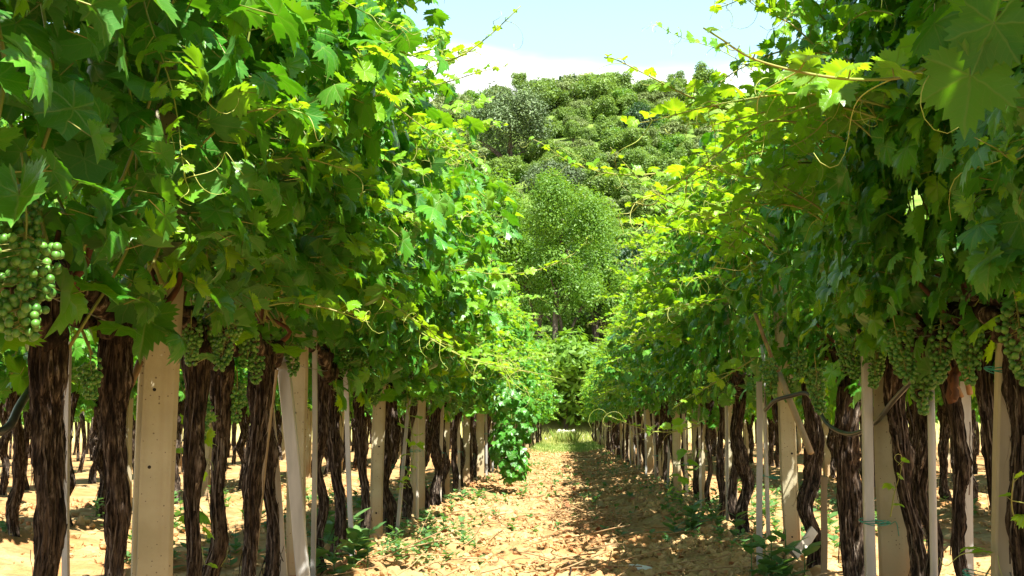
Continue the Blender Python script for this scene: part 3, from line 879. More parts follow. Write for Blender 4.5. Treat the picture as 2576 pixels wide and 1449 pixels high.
def distant_vines():
    """the rest of the vineyard, which reads as one mass between the trunks"""
    rs = np.random.default_rng(25); mb = MB(); ys = []
    for xr, y0 in ((3.9, 34.3), (6.5, 34.3), (9.1, 16.0), (11.7, 20.0), (14.3, 25.0)):
        for sg in (-1, 1):
            y = y0
            while y < 57:
                ys.append((sg * xr + rs.normal(0, 0.04), y)); y += rs.uniform(0.75, 1.0)
    for x, y in ys:
        z0 = float(Z(x, y)); r_ = rs.uniform(0.03, 0.05)
        tube(mb, spline([(x, y, z0 - 0.1), (x + rs.normal(0, 0.05), y, z0 + 0.5), (x, y, z0 + 1.15)], 6), r_ * np.array([1.2, 1, 0.9, 1, 1.1, 1.4]), 7, 1)
    q = np.repeat(np.array(ys), 95, 0); n = len(q)
    z = rs.uniform(1.0, 2.9, n); sd = rs.choice([-1.0, 1.0], n)
    w = np.interp(z, ZC, WC) * (0.8 + 0.5 * fbm(q[:, 1] * 1.5, z * 1.5, 2)); x = q[:, 0] + sd * w; y = q[:, 1] + rs.uniform(-0.5, 0.5, n)
    out = np.stack([sd, np.zeros(n), np.full(n, 0.7)], -1)
    add_leaves(mb, np.stack([x, y, z + Z(x, y)], -1), out + rs.normal(0, 0.4, (n, 3)), np.stack([sd * 0.5, np.zeros(n), -np.ones(n)], -1) + rs.normal(0, 0.4, (n, 3)),
               rs.uniform(0.09, 0.13, n), np.clip(rs.normal(0.15, 0.2, n), 0, 1), rs, TPL_LOW, False)
    tag(mb.build("distant_vines", [M_LEAF, M_BARK]), "far vine rows of the vineyard seen as one mass between the trunks", "vines", kind='stuff')
distant_vines()

# ------------------------------------------------------------------ special growth of single vines, placed as in the photo
def vine_at(side, y):
    lst = vine_L if side < 0 else vine_R
    i = min(range(len(lst)), key=lambda k: abs(lst[k] - y))
    return OBJ[("vine", side, i)]

def special_shoot(side, pix, seed, **kw):
    """pix: (px, py, Y) of points along the cane from its foot to its tip; it belongs to the nearest vine"""
    rs = np.random.default_rng(seed)
    W = np.array([at(*p) for p in pix]); v = vine_at(side, pix[0][2])
    mb = MB(); shoot_on(mb, spline(W, 40) - np.array(v.location), rs, **kw)
    o = mb.build("shoot", [M_LEAF, M_CANE, M_TENDRIL], v)
    return o

special_shoot(1, [(2600, -20, 2.3), (2420, 90, 2.15), (2310, 180, 2.05), (2200, 200, 2.0), (2060, 190, 1.95), (1900, 150, 1.9), (1810, 95, 1.87), (1770, 70, 1.85)], 1,
              r0=0.0052, size0=0.066, size1=0.014, step=0.06, young0=0.45, tpl=TPL_HI, tendrils=0.35, tl=0.17)
special_shoot(1, [(2040, 230, 4.6), (1930, 275, 4.4), (1850, 280, 4.2), (1740, 245, 4.1), (1640, 195, 4.0), (1550, 150, 3.95), (1520, 145, 3.9)], 2,
              r0=0.006, size0=0.08, size1=0.016, step=0.06, young0=0.6, tendrils=0.5, tl=0.22)
special_shoot(1, [(1700, 430, 6.8), (1600, 440, 6.6), (1500, 430, 6.4), (1420, 400, 6.3), (1370, 365, 6.2), (1330, 345, 6.2)], 3, r0=0.0055, size0=0.06, size1=0.016, young0=0.75)
special_shoot(1, [(1960, 640, 6.2), (1850, 570, 6.0), (1740, 535, 5.9), (1640, 480, 5.8), (1570, 410, 5.75), (1535, 370, 5.7)], 4, r0=0.0055, size0=0.066, size1=0.018, young0=0.5)
special_shoot(-1, [(830, 70, 4.9), (930, 100, 4.8), (1010, 130, 4.7), (1080, 150, 4.65), (1150, 145, 4.6), (1230, 90, 4.6), (1310, 15, 4.6)], 5,
              r0=0.0062, size0=0.064, size1=0.012, step=0.08, young0=0.55, tl=0.2)
special_shoot(-1, [(960, 240, 5.6), (1040, 225, 5.5), (1130, 205, 5.5), (1210, 180, 5.5), (1280, 165, 5.5)], 6, r0=0.005, size0=0.058, size1=0.012, young0=0.6)
special_shoot(-1, [(1000, 800, 6.8), (1080, 850, 6.6), (1160, 895, 6.4), (1250, 920, 6.3), (1330, 935, 6.25), (1420, 955, 6.2)], 7, r0=0.0055, size0=0.058, size1=0.006, step=0.09, young0=0.7, tendrils=0.8, tl=0.26)
special_shoot(-1, [(1050, 700, 7.2), (1150, 680, 7.0), (1250, 690, 6.9), (1350, 680, 6.8), (1440, 640, 6.8), (1480, 600, 6.8)], 8, r0=0.005, size0=0.06, size1=0.012, young0=0.7)
special_shoot(1, [(1760, 1070, 7.4), (1700, 1085, 7.3), (1640, 1085, 7.2), (1590, 1070, 7.1), (1530, 1045, 7.1)], 9, r0=0.005, size0=0.05, size1=0.008, young0=0.8, tendrils=0.8, tl=0.2)
special_shoot(1, [(1900, 900, 6.3), (1820, 950, 6.2), (1750, 990, 6.1), (1690, 1030, 6.1)], 10, r0=0.005, size0=0.06, size1=0.025, young0=0.55)
special_shoot(-1, [(640, 60, 3.9), (690, 45, 3.7), (740, 20, 3.6), (800, -30, 3.5)], 11, r0=0.0055, size0=0.06, size1=0.03, young0=0.8)
special_shoot(-1, [(560, 130, 3.9), (640, 110, 3.7), (690, 60, 3.6), (735, 20, 3.5)], 12, r0=0.0055, size0=0.062, size1=0.04, young0=0.7)
special_shoot(-1, [(1020, 940, 8.1), (1030, 1050, 8.1), (1040, 1150, 8.05), (1000, 1240, 8.0)], 13, r0=0.005, size0=0.055, size1=0.04, young0=0.35, droop=0.8)
special_shoot(-1, [(490, 1240, 4.26), (500, 1330, 4.2), (515, 1420, 4.15)], 14, r0=0.004, size0=0.045, size1=0.03, young0=0.4, droop=0.8)
special_shoot(-1, [(470, 1040, 4.2), (490, 1110, 4.1), (480, 1190, 4.0)], 15, r0=0.004, size0=0.055, size1=0.045, young0=0.1, droop=0.9)
special_shoot(1, [(2240, 1300, 4.5), (2250, 1240, 4.45), (2265, 1190, 4.4), (2270, 1150, 4.4)], 16, r0=0.003, size0=0.03, size1=0.02, young0=0.7, droop=0.4)
special_shoot(1, [(2560, 1330, 3.3), (2545, 1270, 3.25), (2550, 1190, 3.2)], 17, r0=0.003, size0=0.035, size1=0.02, young0=0.8, droop=0.5)
special_shoot(1, [(2480, 1449, 3.5), (2500, 1400, 3.45), (2440, 1390, 3.4)], 18, r0=0.003, size0=0.04, size1=0.03, young0=0.5, droop=0.5)
special_shoot(1, [(1750, 1120, 10.5), (1730, 1180, 10.4), (1700, 1230, 10.3), (1690, 1260, 10.2)], 19, r0=0.005, size0=0.075, size1=0.055, young0=0.35, droop=0.8)
special_shoot(1, [(2630, 330, 2.4), (2560, 400, 2.35), (2500, 370, 2.3), (2450, 345, 2.3)], 20, r0=0.003, size0=0.03, size1=0.01, young0=0.8, tl=0.2)

# single big leaves close to the camera
def special_leaf(side, px, py, Y, size, nrm, tip, young, seed):
    v = vine_at(side, Y + 0.3); rs = np.random.default_rng(seed); mb = MB()
    p = at(px, py, Y) - np.array(v.location)
    add_leaves(mb, p[None], np.array([nrm], float), np.array([tip], float), size, young, rs, TPL_HI, True, np.array([[0.3, 0.8, 0.9]]))
    mb.build("leaf", [M_LEAF, M_CANE], v)
special_leaf(1, 2440, 190, 1.95, 0.102, (0.15, 0.75, 0.55), (-0.05, 0.1, -1), 0.22, 1)
special_leaf(1, 2500, 60, 1.9, 0.088, (0.1, 0.8, 0.55), (-0.3, 0.1, -1), 0.05, 2)
special_leaf(1, 2350, 60, 2.0, 0.065, (-0.2, 0.8, 0.6), (-0.6, 0, -1), 0.05, 3)
special_leaf(-1, 40, 60, 2.3, 0.095, (0.6, -0.7, 0.55), (-0.1, -0.1, -1), 0.0, 4)
special_leaf(-1, 150, 190, 2.35, 0.072, (0.3, -0.6, 0.8), (0.2, -0.3, -1), 0.0, 5)
special_leaf(-1, 48, 492, 1.90, 0.078, (0.15, -0.9, 0.35), (0.1, -0.1, -1), 0.1, 6)
special_leaf(-1, 220, 260, 2.6, 0.075, (-0.3, 0.8, 0.4), (0.05, -0.1, -1), 0.15, 7)
special_leaf(-1, 480, 80, 3.0, 0.08, (-0.3, 0.8, 0.5), (0.1, -0.1, -1), 0.1, 8)
special_leaf(-1, 330, 370, 2.7, 0.085, (0.75, -0.3, 0.6), (0.35, -0.2, -1), 0.05, 9)
special_leaf(-1, 390, 420, 2.75, 0.07, (0.9, 0.3, 0.2), (0.2, -0.2, -1), 0.4, 10)
special_leaf(-1, 455, 660, 3.3, 0.072, (0.2, -0.4, 0.9), (0.5, -0.5, -0.8), 0.3, 11)
special_leaf(-1, 370, 800, 3.3, 0.12, (0.2, -0.9, 0.3), (-0.1, -0.2, -1), 0.05, 12)
special_leaf(-1, 480, 620, 3.35, 0.07, (0.3, -0.7, 0.6), (0.2, -0.1, -1), 0.55, 13)
special_leaf(-1, 720, 880, 4.6, 0.085, (0.3, -0.3, 0.9), (0.3, -0.3, -0.9), 0.25, 14)
special_leaf(-1, 600, 850, 4.0, 0.06, (0.3, -0.5, 0.8), (0.0, -0.4, -0.9), 0.35, 15)

# the drooping mass of leaves over the path
def droop_mesh(seed, c, sx, sy, zt, zb, n):
    rs = np.random.default_rng(seed); mb = MB()
    z = rs.uniform(zb, zt, n); f = (z - zb) / (zt - zb)
    a = rs.uniform(0, 6.28, n); q = np.sqrt(rs.uniform(0.25, 1, n)) * (0.35 + 0.65 * np.sqrt(f))
    x = np.cos(a) * q * sx + 0.04 * np.sin(z * 9); y = np.sin(a) * q * sy
    P = np.stack([x, y, z], -1) + np.array([c[0], c[1], 0])
    o = np.stack([np.cos(a), np.sin(a), np.full(n, 0.7)], -1)
    add_leaves(mb, P, o + rs.normal(0, 0.3, (n, 3)), np.stack([np.cos(a) * 0.4, np.sin(a) * 0.4, -np.ones(n)], -1) + rs.normal(0, 0.3, (n, 3)),
               np.clip(rs.normal(0.058, 0.012, n), 0.03, 0.085), np.clip(rs.normal(0.0, 0.05, n), 0, 1), rs)
    tube(mb, spline([(c[0] - 0.3, c[1], zt + 0.35), (c[0] - 0.05, c[1], zt), (c[0], c[1], (zt + zb) / 2), (c[0], c[1], zb + 0.1)], 16), np.linspace(0.006, 0.003, 16), 5, 1)
    return mb.mesh("foliage", [M_LEAF, M_CANE])
vd = vine_at(-1, 14.2)
dp = at(1288, 1090, 14.2) - np.array(vd.location)
place("foliage", droop_mesh(8, (dp[0], dp[1]), 0.33, 0.42, 1.35, 0.12, 420), vd)

# big grape bunches near the camera
HERO_GRAPE = grape_mesh(70, 150, 0.185, 0.074, 0.0080, ICO3, 1.0)
v = vine_at(-1, 2.0)
p = at(62, 548, 2.05) - np.array(v.location)
place("grape_cluster", HERO_GRAPE, v, tuple(p), (0, 0, 0.3), (1, 1, 1))
def grape_px(side, px, py, Y, me, s=1.0):
    v = vine_at(side, Y)
    place("grape_cluster", me, v, tuple(at(px, py, Y) - np.array(v.location)), (0.05, -0.06, rng.uniform(0, 6)), (s, s, s))
grape_px(-1, 530, 700, 3.9, GRAPE[1], 1.25); grape_px(-1, 480, 770, 3.8, GRAPE[0], 1.0); grape_px(-1, 630, 800, 4.3, GRAPE[2], 1.15)
grape_px(-1, 510, 985, 4.1, GRAPE[1], 0.95); grape_px(-1, 595, 940, 4.3, GRAPE[0], 0.9); grape_px(-1, 225, 880, 3.0, GRAPE[2], 0.8); grape_px(-1, 55, 420, 2.3, GRAPE[0], 1.0)
grape_px(1, 2050, 905, 5.2, GRAPE[1], 1.1); grape_px(1, 1930, 880, 5.6, GRAPE[0], 1.1); grape_px(1, 2150, 850, 4.7, GRAPE[2], 1.0); grape_px(1, 2320, 880, 4.0, GRAPE[0], 1.1)
grape_px(1, 2370, 790, 3.7, GRAPE[1], 1.0); grape_px(1, 2440, 800, 3.5, GRAPE[0], 1.0); grape_px(1, 2550, 740, 3.1, GRAPE[1], 1.1); grape_px(1, 2010, 860, 5.3, GRAPE[2], 1.0)

# ------------------------------------------------------------------ stakes with their ties, hoses, wires
def bar_mesh(p, w, d, profile="square", me_mat=M_GALV):
    """stake from the origin to the point p"""
    p = np.asarray(p, float); mb = MB(); t = norm(p)
    u = norm(np.cross(t, [0, 1.0, 0])); n = np.cross(u, t)
    if profile == "round":
        tube(mb, np.array([t * s for s in np.linspace(0, np.linalg.norm(p), 6)]), w / 2, 12)
        return mb.mesh("stake", [me_mat])
    if profile == "angle":
        k = 0.0035
        out = [(-w / 2, -d / 2), (w / 2, -d / 2), (w / 2, -d / 2 + k), (-w / 2 + k, -d / 2 + k), (-w / 2 + k, d / 2), (-w / 2, d / 2)]
    else:
        c = min(w, d) * 0.14
        out = [(-w / 2 + c, -d / 2), (w / 2 - c, -d / 2), (w / 2, -d / 2 + c), (w / 2, d / 2 - c), (w / 2 - c, d / 2), (-w / 2 + c, d / 2), (-w / 2, d / 2 - c), (-w / 2, -d / 2 + c)]
    m = len(out); ns = 7
    V = []
    for s in np.linspace(0, 1, ns):
        wob = u * 0.0025 * math.sin(s * 7 + w * 900) + n * 0.0025 * math.sin(s * 5 + d * 700)
        V += [p * s + u * a + n * b + wob for a, b in out]
    i = np.arange(ns - 1)[:, None] * m; j = np.arange(m)[None]; k = (j + 1) % m
    mb.add(V, [np.stack([i + j, i + k, i + m + k, i + m + j], -1).reshape(-1, 4), (np.arange(m) + (ns - 1) * m)[None]])
    return mb.mesh("stake", [me_mat], smooth=False)

def tie_mesh(rx, ry, seed):
    rs = np.random.default_rng(seed); mb = MB()
    for q in range(3):
        a = np.linspace(0, 2 * math.pi, 30)
        P = np.stack([rx * np.cos(a), ry * np.sin(a), q * 0.005 + 0.006 * np.sin(a * 2 + q + seed)], -1)
        tube(mb, P, 0.0016, 5)
    P = spline([(rx, 0, 0), (rx + 0.02, -0.01, 0.012), (rx + 0.03, -0.02, -0.04)], 10)
    tube(mb, P, 0.0015, 5)
    return mb.mesh("tie", [M_TIE])
TIES = [tie_mesh(0.075, 0.065, 1), tie_mesh(0.06, 0.05, 2)]

def stake(p0, p1, w, d, profile, m, label, ties=(), group=None):
    p0, p1 = np.array(p0, float), np.array(p1, float)
    o = place("vine_stake", bar_mesh(p1 - p0, w, d, profile, m), None, tuple(p0))
    tag(o, label, "stake", group)
    for f, k, dx in ties:
        place("tie", TIES[k], o, tuple((p1 - p0) * f + np.array([dx, 0, 0])), (0, 0.08, 0))
    return o

def stake_px(top, bot, Y, w, d, profile, m, label, ties=()):
    a, b = at(top[0], top[1], Y), at(bot[0], bot[1], Y)
    # run the line down into the soil
    g = float(Z(b[0], b[1])) - 0.12
    k = (a[2] - g) / max(a[2] - b[2], 1e-3)
    return stake(a + (b - a) * k, a, w, d, profile, m, label, ties)

stake_px((692, 930), (632, 1449), 4.95, 0.024, 0.02, "square", M_WOOD, "thin dark wooden stake leaning right before the second post left of the path")
stake_px((676, 990), (712, 1449), 5.15, 0.042, 0.01, "square", M_PALE, "broad whitish stake leaning left just before the second post left of the path", ((0.2, 0, -0.03),))
stake_px((712, 900), (764, 1449), 5.0, 0.056, 0.03, "square", M_GALV, "wide grey metal stake leaning left in front of the second post left of the path")
stake_px((793, 830), (790, 1300), 5.75, 0.022, 0.022, "angle", M_GALV, "narrow grey stake upright behind the second post left of the path")
stake_px((868, 930), (882, 1290), 6.55, 0.026, 0.022, "angle", M_GALV, "thin grey stake leaning against the trunks left of the path's third post")
stake_px((170, 860), (166, 1320), 3.5, 0.018, 0.018, "angle", M_GALV, "thin pale metal stake between the two thickest trunks at the left edge")
stake_px((1909, 960), (1910, 1380), 6.6, 0.034, 0.03, "angle", M_GALV, "straight grey stake left of the second post right of the path")
stake_px((2178, 860), (2190, 1449), 4.66, 0.040, 0.032, "square", M_GALV, "square grey metal stake standing against the first post right of the path", ((0.42, 1, 0.02),))
stake_px((2340, 900), (2350, 1449), 4.05, 0.026, 0.024, "round", M_GALV, "round grey stake tied to the trunk with green string right of the first post", ((0.28, 0, -0.05),))
stake_px((2424, 960), (2436, 1449), 4.0, 0.034, 0.026, "angle", M_GALV, "grey angle stake behind a trunk third from the right edge", ((0.24, 0, -0.05),))
stake_px((2534, 788), (2520, 1449), 3.40, 0.052, 0.045, "square", M_BEIGE, "thick square beige stake at the right edge, its cut top showing", ((0.38, 0, -0.03), (0.86, 1, 0.0)))
stake_px((2074, 1200), (2072, 1449), 5.9, 0.03, 0.02, "square", M_WOOD, "short wooden stake between the legs of the forked trunk")
o = stake(at(2040, 1140, 5.35), at(1960, 940, 5.6), 0.030, 0.03, "round", M_WOOD, "grey pole slanting across the second post right of the path, lower end free")
o = stake(at(1998, 1398, 6.1), at(2048, 1335, 6.25), 0.05, 0.02, "square", M_PALE, "short pale board leaning on the foot of the forked trunk")

def row_stakes(side, posts, y0):
    sd = SIDE[side]; cnt = {}
    lst = [y for y in (vine_L if side < 0 else vine_R) if y > y0]
    use = [y for k, y in enumerate(lst) if k % 2 == 0 and y < 34]
    bays = {}
    for y in use: bays.setdefault(sum(1 for p in posts if p < y), []).append(y)
    for b, ys in bays.items():
        for q, y in enumerate(ys):
            x = side * (ROWX - 0.06) + rng.gauss(0, 0.03); yy = y + 0.1
            g = float(Z(x, yy)) - 0.1
            lab = (f"thin grey stake {sd} of the path, {ORD[q]} of {NUM[len(ys)]} behind the {ORD[b - 1]} post" if b < 8 else f"thin distant stake among the far trunks {sd} of the path")
            stake((x, yy, g), (x + rng.gauss(0, 0.05), yy, g + 1.45), rng.uniform(0.022, 0.034), 0.024, rng.choice(("angle", "square", "round")), rng.choice((M_GALV, M_GALV, M_PALE)), lab,
                  ((rng.uniform(0.3, 0.55), 0, side * 0.05),) if rng.random() < 0.6 else (), f"thin stakes in the row {sd} of the path")
row_stakes(-1, post_L, 7.5)
row_stakes(1, post_R, 7.2)

def hose(pix, r, label):
    W = np.array([at(*p) for p in pix]); mb = MB()
    tube(mb, spline(W, 60) - W[0], r, 10)
    return tag(place("irrigation_hose", mb.mesh("irrigation_hose", [M_HOSE]), None, tuple(W[0])), label, "hose")
hose([(1925, 1032, 5.6), (1950, 1008, 5.5), (1990, 996, 5.45), (2030, 990, 5.4), (2055, 1025, 5.35), (2085, 1070, 5.2), (2140, 1092, 5.0), (2200, 1065, 4.75), (2250, 1005, 4.4), (2305, 950, 4.15), (2360, 915, 3.95)], 0.0095,
     "dark drip hose sagging in a loop between the trunks right of the path")
hose([(-60, 1080, 2.7), (-10, 1088, 2.75), (25, 1070, 2.8), (50, 1020, 2.9), (90, 960, 3.1)], 0.011, "black hose loop at the left edge of the photo before the thick trunk")
for side in (-1, 1):
    for zz, wh in ((1.16, "lower"), (1.75, "upper")):
        mb = MB(); ys = np.linspace(1.2, 57, 120); x = side * ROWX
        tube(mb, np.stack([np.full(120, x + 0.055 * -side), ys, zz + 0.03 * np.cos(ys * 2 * math.pi / 2.25)], -1), 0.0016, 5)
        tag(mb.build("trellis_wire", M_WIRE), f"{wh} steel trellis wire running inside the leaves {SIDE[side]} of the path", "wire")

# brown cane stub left of the first post and pruned stubs
v = vine_at(-1, 3.2); mb = MB()
W = np.array([at(*p) for p in [(352, 910, 3.35), (330, 965, 3.3), (302, 1018, 3.25)]]) - np.array(v.location)
tube(mb, spline(W, 10), np.linspace(0.011, 0.009, 10), 9, 0)
mb.build("cane", [M_BROWNCANE], v)
for side, pts in ((1, [(2370, 860, 3.9), (2385, 920, 3.85), (2420, 1000, 3.85)]), (1, [(2440, 990, 3.8), (2430, 930, 3.75), (2450, 905, 3.75)]), (1, [(1900, 790, 5.8), (1930, 870, 5.7), (1965, 950, 5.65)])):
    v = vine_at(side, pts[0][2]); mb = MB()
    tube(mb, spline(np.array([at(*p) for p in pts]) - np.array(v.location), 12), np.linspace(0.010, 0.008, 12), 8, 0)
    mb.build("cane", [M_BROWNCANE], v)
v = vine_at(1, 3.89); mb = MB()                       # split reddish wood on the trunk head
for q, pts in enumerate(([(2395, 1010, 3.8), (2390, 960, 3.78), (2410, 925, 3.78), (2440, 905, 3.8)], [(2400, 1000, 3.76), (2405, 950, 3.76), (2425, 915, 3.77)])):
    W = spline(np.array([at(*p) for p in pts]) - np.array(v.location), 14)
    W = W + (np.random.default_rng(q).random((14, 3)) - 0.5) * 0.008
    tube(mb, W, np.linspace(0.013, 0.008, 14) * (0.8 + 0.4 * np.random.default_rng(q + 5).random(14)), 9, 0)
mb.build("split_wood", [M_RAW], v)

# ------------------------------------------------------------------ soil clods, litter, weeds, grass
def scatter_clods():
    rs = np.random.default_rng(31); mb = MB()
    def batch(n, xr, yr, smin, smax, ico, power=1.0):
        x = rs.uniform(*xr, n); y = yr[0] + (yr[1] - yr[0]) * rs.random(n) ** power
        keep = fbm(x * 1.6, y * 1.6, 2) > rs.uniform(0.25, 0.7, n)
        x, y = x[keep], y[keep]; n = len(x)
        s = smin + (smax - smin) * rs.random(n) ** 3.2
        V0, F0 = ico; m = len(V0)
        sc = s[:, None] * rs.uniform(0.65, 1.25, (n, 3)) * np.array([1, 1, 0.85])
        jit = 1 + rs.normal(0, 0.20, (n, m, 1))
        V = V0[None] * jit * sc[:, None]
        a = rs.uniform(0, 6.28, n); c, q = np.cos(a)[:, None], np.sin(a)[:, None]
        V = np.stack([V[..., 0] * c - V[..., 1] * q, V[..., 0] * q + V[..., 1] * c, V[..., 2]], -1)
        V = V + np.stack([x, y, Z(x, y) + s * 0.25 + 0.012], -1)[:, None]
        t = np.stack([rs.random(n), np.clip((fbm(x * 1.3 + 9, y * 0.5, 2) - 0.45) * 4, 0, 1) * rs.random(n), rs.random(n), np.ones(n)], -1)
        mb.add(V.reshape(-1, 3), (F0[None] + (np.arange(n) * m)[:, None, None]).reshape(-1, F0.shape[1]), 0, None, np.repeat(t[:, None], m, 1).reshape(-1, 4))
    batch(13000, (-1.5, 1.6), (5.2, 10), 0.005, 0.030, ICO2); batch(1300, (-1.5, 1.6), (5.2, 10), 0.012, 0.045, ICO2)
    batch(1700, (0.7, 1.5), (5.6, 9), 0.006, 0.042, ICO2)
    batch(14000, (-1.5, 1.6), (10, 24), 0.007, 0.036, ICO1); batch(1500, (-1.5, 1.6), (10, 24), 0.015, 0.055, ICO1)
    batch(4500, (-1.5, 1.6), (24, 38), 0.012, 0.045, ICO1)
    batch(5000, (-6, -1.4), (6, 18), 0.010, 0.045, ICO1)
    batch(5000, (1.5, 6), (6, 18), 0.010, 0.045, ICO1)
    tag(mb.build("soil_clods", M_CLOD, smooth=False), "pale yellow lumps of tilled clay covering the path and vine rows", "soil clods", kind='stuff')
scatter_clods()

def scatter_litter():
    rs = np.random.default_rng(32); mb = MB(); n = 190
    x = rs.uniform(-1.3, 1.4, n); y = 5.3 + 16 * rs.random(n) ** 1.5
    P = np.stack([x, y, Z(x, y) + rs.uniform(0.025, 0.06, n)], -1)
    add_leaves(mb, P, np.array([0, 0, 1.0]) + rs.normal(0, 0.35, (n, 3)), rs.normal(0, 1, (n, 3)), rs.uniform(0.015, 0.042, n), 0.5, rs, TPL_LOW, False)
    tag(mb.build("leaf_litter", M_DRYLEAF), "dead reddish brown leaves strewn over the tilled path", "leaf litter", kind='stuff')
    mb = MB()
    for k in range(260):
        x0, y0 = rs.uniform(-1.2, 1.3), 5.4 + 14 * rs.random() ** 1.4
        a = rs.normal(0, 0.9); L = rs.uniform(0.08, 0.5); z0 = float(Z(x0, y0)) + 0.04
        d = np.array([math.cos(a), math.sin(a), 0]); b = np.array([-d[1], d[0], 0]) * rs.normal(0, 0.12)
        lift = rs.exponential(0.05)
        tube(mb, spline([(x0, y0, z0), np.array([x0, y0, z0 + lift * 0.4 + 0.012]) + d * L / 2 + b * L, np.array([x0, y0, z0 + lift]) + d * L], 7), rs.uniform(0.0018, 0.0045), 4)
    for k in range(60):                                   # heap of dry prunings
        x0, y0 = rs.normal(0.2, 0.3), rs.normal(10.4, 0.4); z0 = float(Z(x0, y0)) + 0.03
        a = rs.uniform(0, 6.28); L = rs.uniform(0.15, 0.45)
        d = np.array([math.cos(a), math.sin(a), rs.uniform(0, 0.5)])
        tube(mb, spline([(x0, y0, z0), np.array([x0, y0, z0]) + d * L * 0.5 + rs.normal(0, 0.03, 3), np.array([x0, y0, z0]) + d * L], 6), 0.0035, 4)
    tag(mb.build("twigs", M_TWIG), "dry broken vine twigs scattered on the tilled path", "twigs", kind='stuff')
scatter_litter()

def weed_add(mb, p, rs, s=1.0, nl=9):
    """small leafy weed: oval leaves on a short stem"""
    p = np.asarray(p, float); h = s * rs.uniform(0.05, 0.16)
    n = nl; a = np.arange(n) * 2.4 + rs.uniform(0, 6); f = rs.random(n)
    base = p + np.stack([np.zeros(n), np.zeros(n), f * h], -1)
    d = norm(np.stack([np.cos(a), np.sin(a), rs.uniform(0.1, 0.9, n)], -1)); sd = norm(np.cross(d, [0, 0, 1.0])); L = s * rs.uniform(0.04, 0.10, n)[:, None]; W = L * rs.uniform(0.18, 0.34, (n, 1))
    up = np.array([0, 0, 1.0])
    pts = np.stack([base, base + d * L * 0.4 + sd * W, base + d * L * 0.75 + sd * W * 0.7 - up * L * 0.06, base + d * L - up * L * 0.15, base + d * L * 0.75 - sd * W * 0.7 - up * L * 0.06, base + d * L * 0.4 - sd * W], 1)
    F = np.array([[0, 1, 2, 3, 4, 5]])[None] + (np.arange(n) * 6)[:, None, None]
    mb.add(pts.reshape(-1, 3), F.reshape(-1, 6), 0, None, np.repeat(np.stack([rs.random(n)] * 2 + [np.zeros(n), np.ones(n)], -1)[:, None], 6, 1).reshape(-1, 4))
    tube(mb, np.array([p, p + [0, 0, h]]), 0.0018 * s, 4, 0, (0.3, 0, 0, 1), cap=False)

def scatter_weeds():
    rs = np.random.default_rng(33); mb = MB()
    def some(n, cx, sx, y0, y1, s, pw=1.0):
        for k in range(n):
            x = rs.normal(cx, sx); y = y0 + (y1 - y0) * rs.random() ** pw
            if fbm(np.array([x * 1.1 + 30]), np.array([y * 0.8]), 2)[0] < 0.46: continue
            weed_add(mb, (x, y, float(Z(x, y)) + 0.01), rs, s * rs.uniform(0.6, 1.2), rs.integers(6, 14))
    some(130, -1.0, 0.16, 6.0, 9.0, 0.7); some(170, -1.05, 0.25, 8, 30, 0.8); some(90, 1.15, 0.2, 6, 12, 0.75); some(150, 1.1, 0.25, 10, 32, 0.8)
    some(240, 0, 0.7, 6, 26, 0.8); some(280, -2.4, 0.7, 7, 16, 1.2); some(280, 2.4, 0.7, 7, 16, 1.2)
    tag(mb.build("weeds", M_WEED), "low green weeds sprouting from the clay along the trunks", "weeds", kind='stuff')
    # larger weeds one can tell apart
    for k, (px, py, Y, s, lab) in enumerate(((1975, 1385, 6.0, 1.7, "broad leaved weed on the clay bank below the second post right of the path"),
                                        (1925, 1410, 5.9, 1.5, "dark green weed with upright leaves on the shaded clay bank"),
                                        (1735, 1300, 8.8, 1.4, "low dark weed at the foot of the shaded bank right of the path"),
                                        (860, 1345, 7.0, 1.8, "bushy weed at the foot of the tall trunk beside the second post left"),
                                        (900, 1390, 6.3, 1.5, "pale green weed in the clay at the bottom left of the path"),
                                        (800, 1430, 5.9, 1.5, "spreading weed beside the leaning grey stakes left of the path"),
                                        (2420, 1400, 4.2, 1.3, "leafy weed between the tied trunks near the right edge"))):
        p = at(px, py, Y); mb = MB()
        rs2 = np.random.default_rng(90 + k)
        for q in range(4): weed_add(mb, (rs2.normal(0, 0.05), rs2.normal(0, 0.05), 0), rs2, s * 1.1, 10)
        o = place("leafy_weed", mb.mesh("leafy_weed", [M_WEED]), None, (float(p[0]), float(p[1]), float(Z(p[0], p[1]))))
        tag(o, lab, "weed")
scatter_weeds()

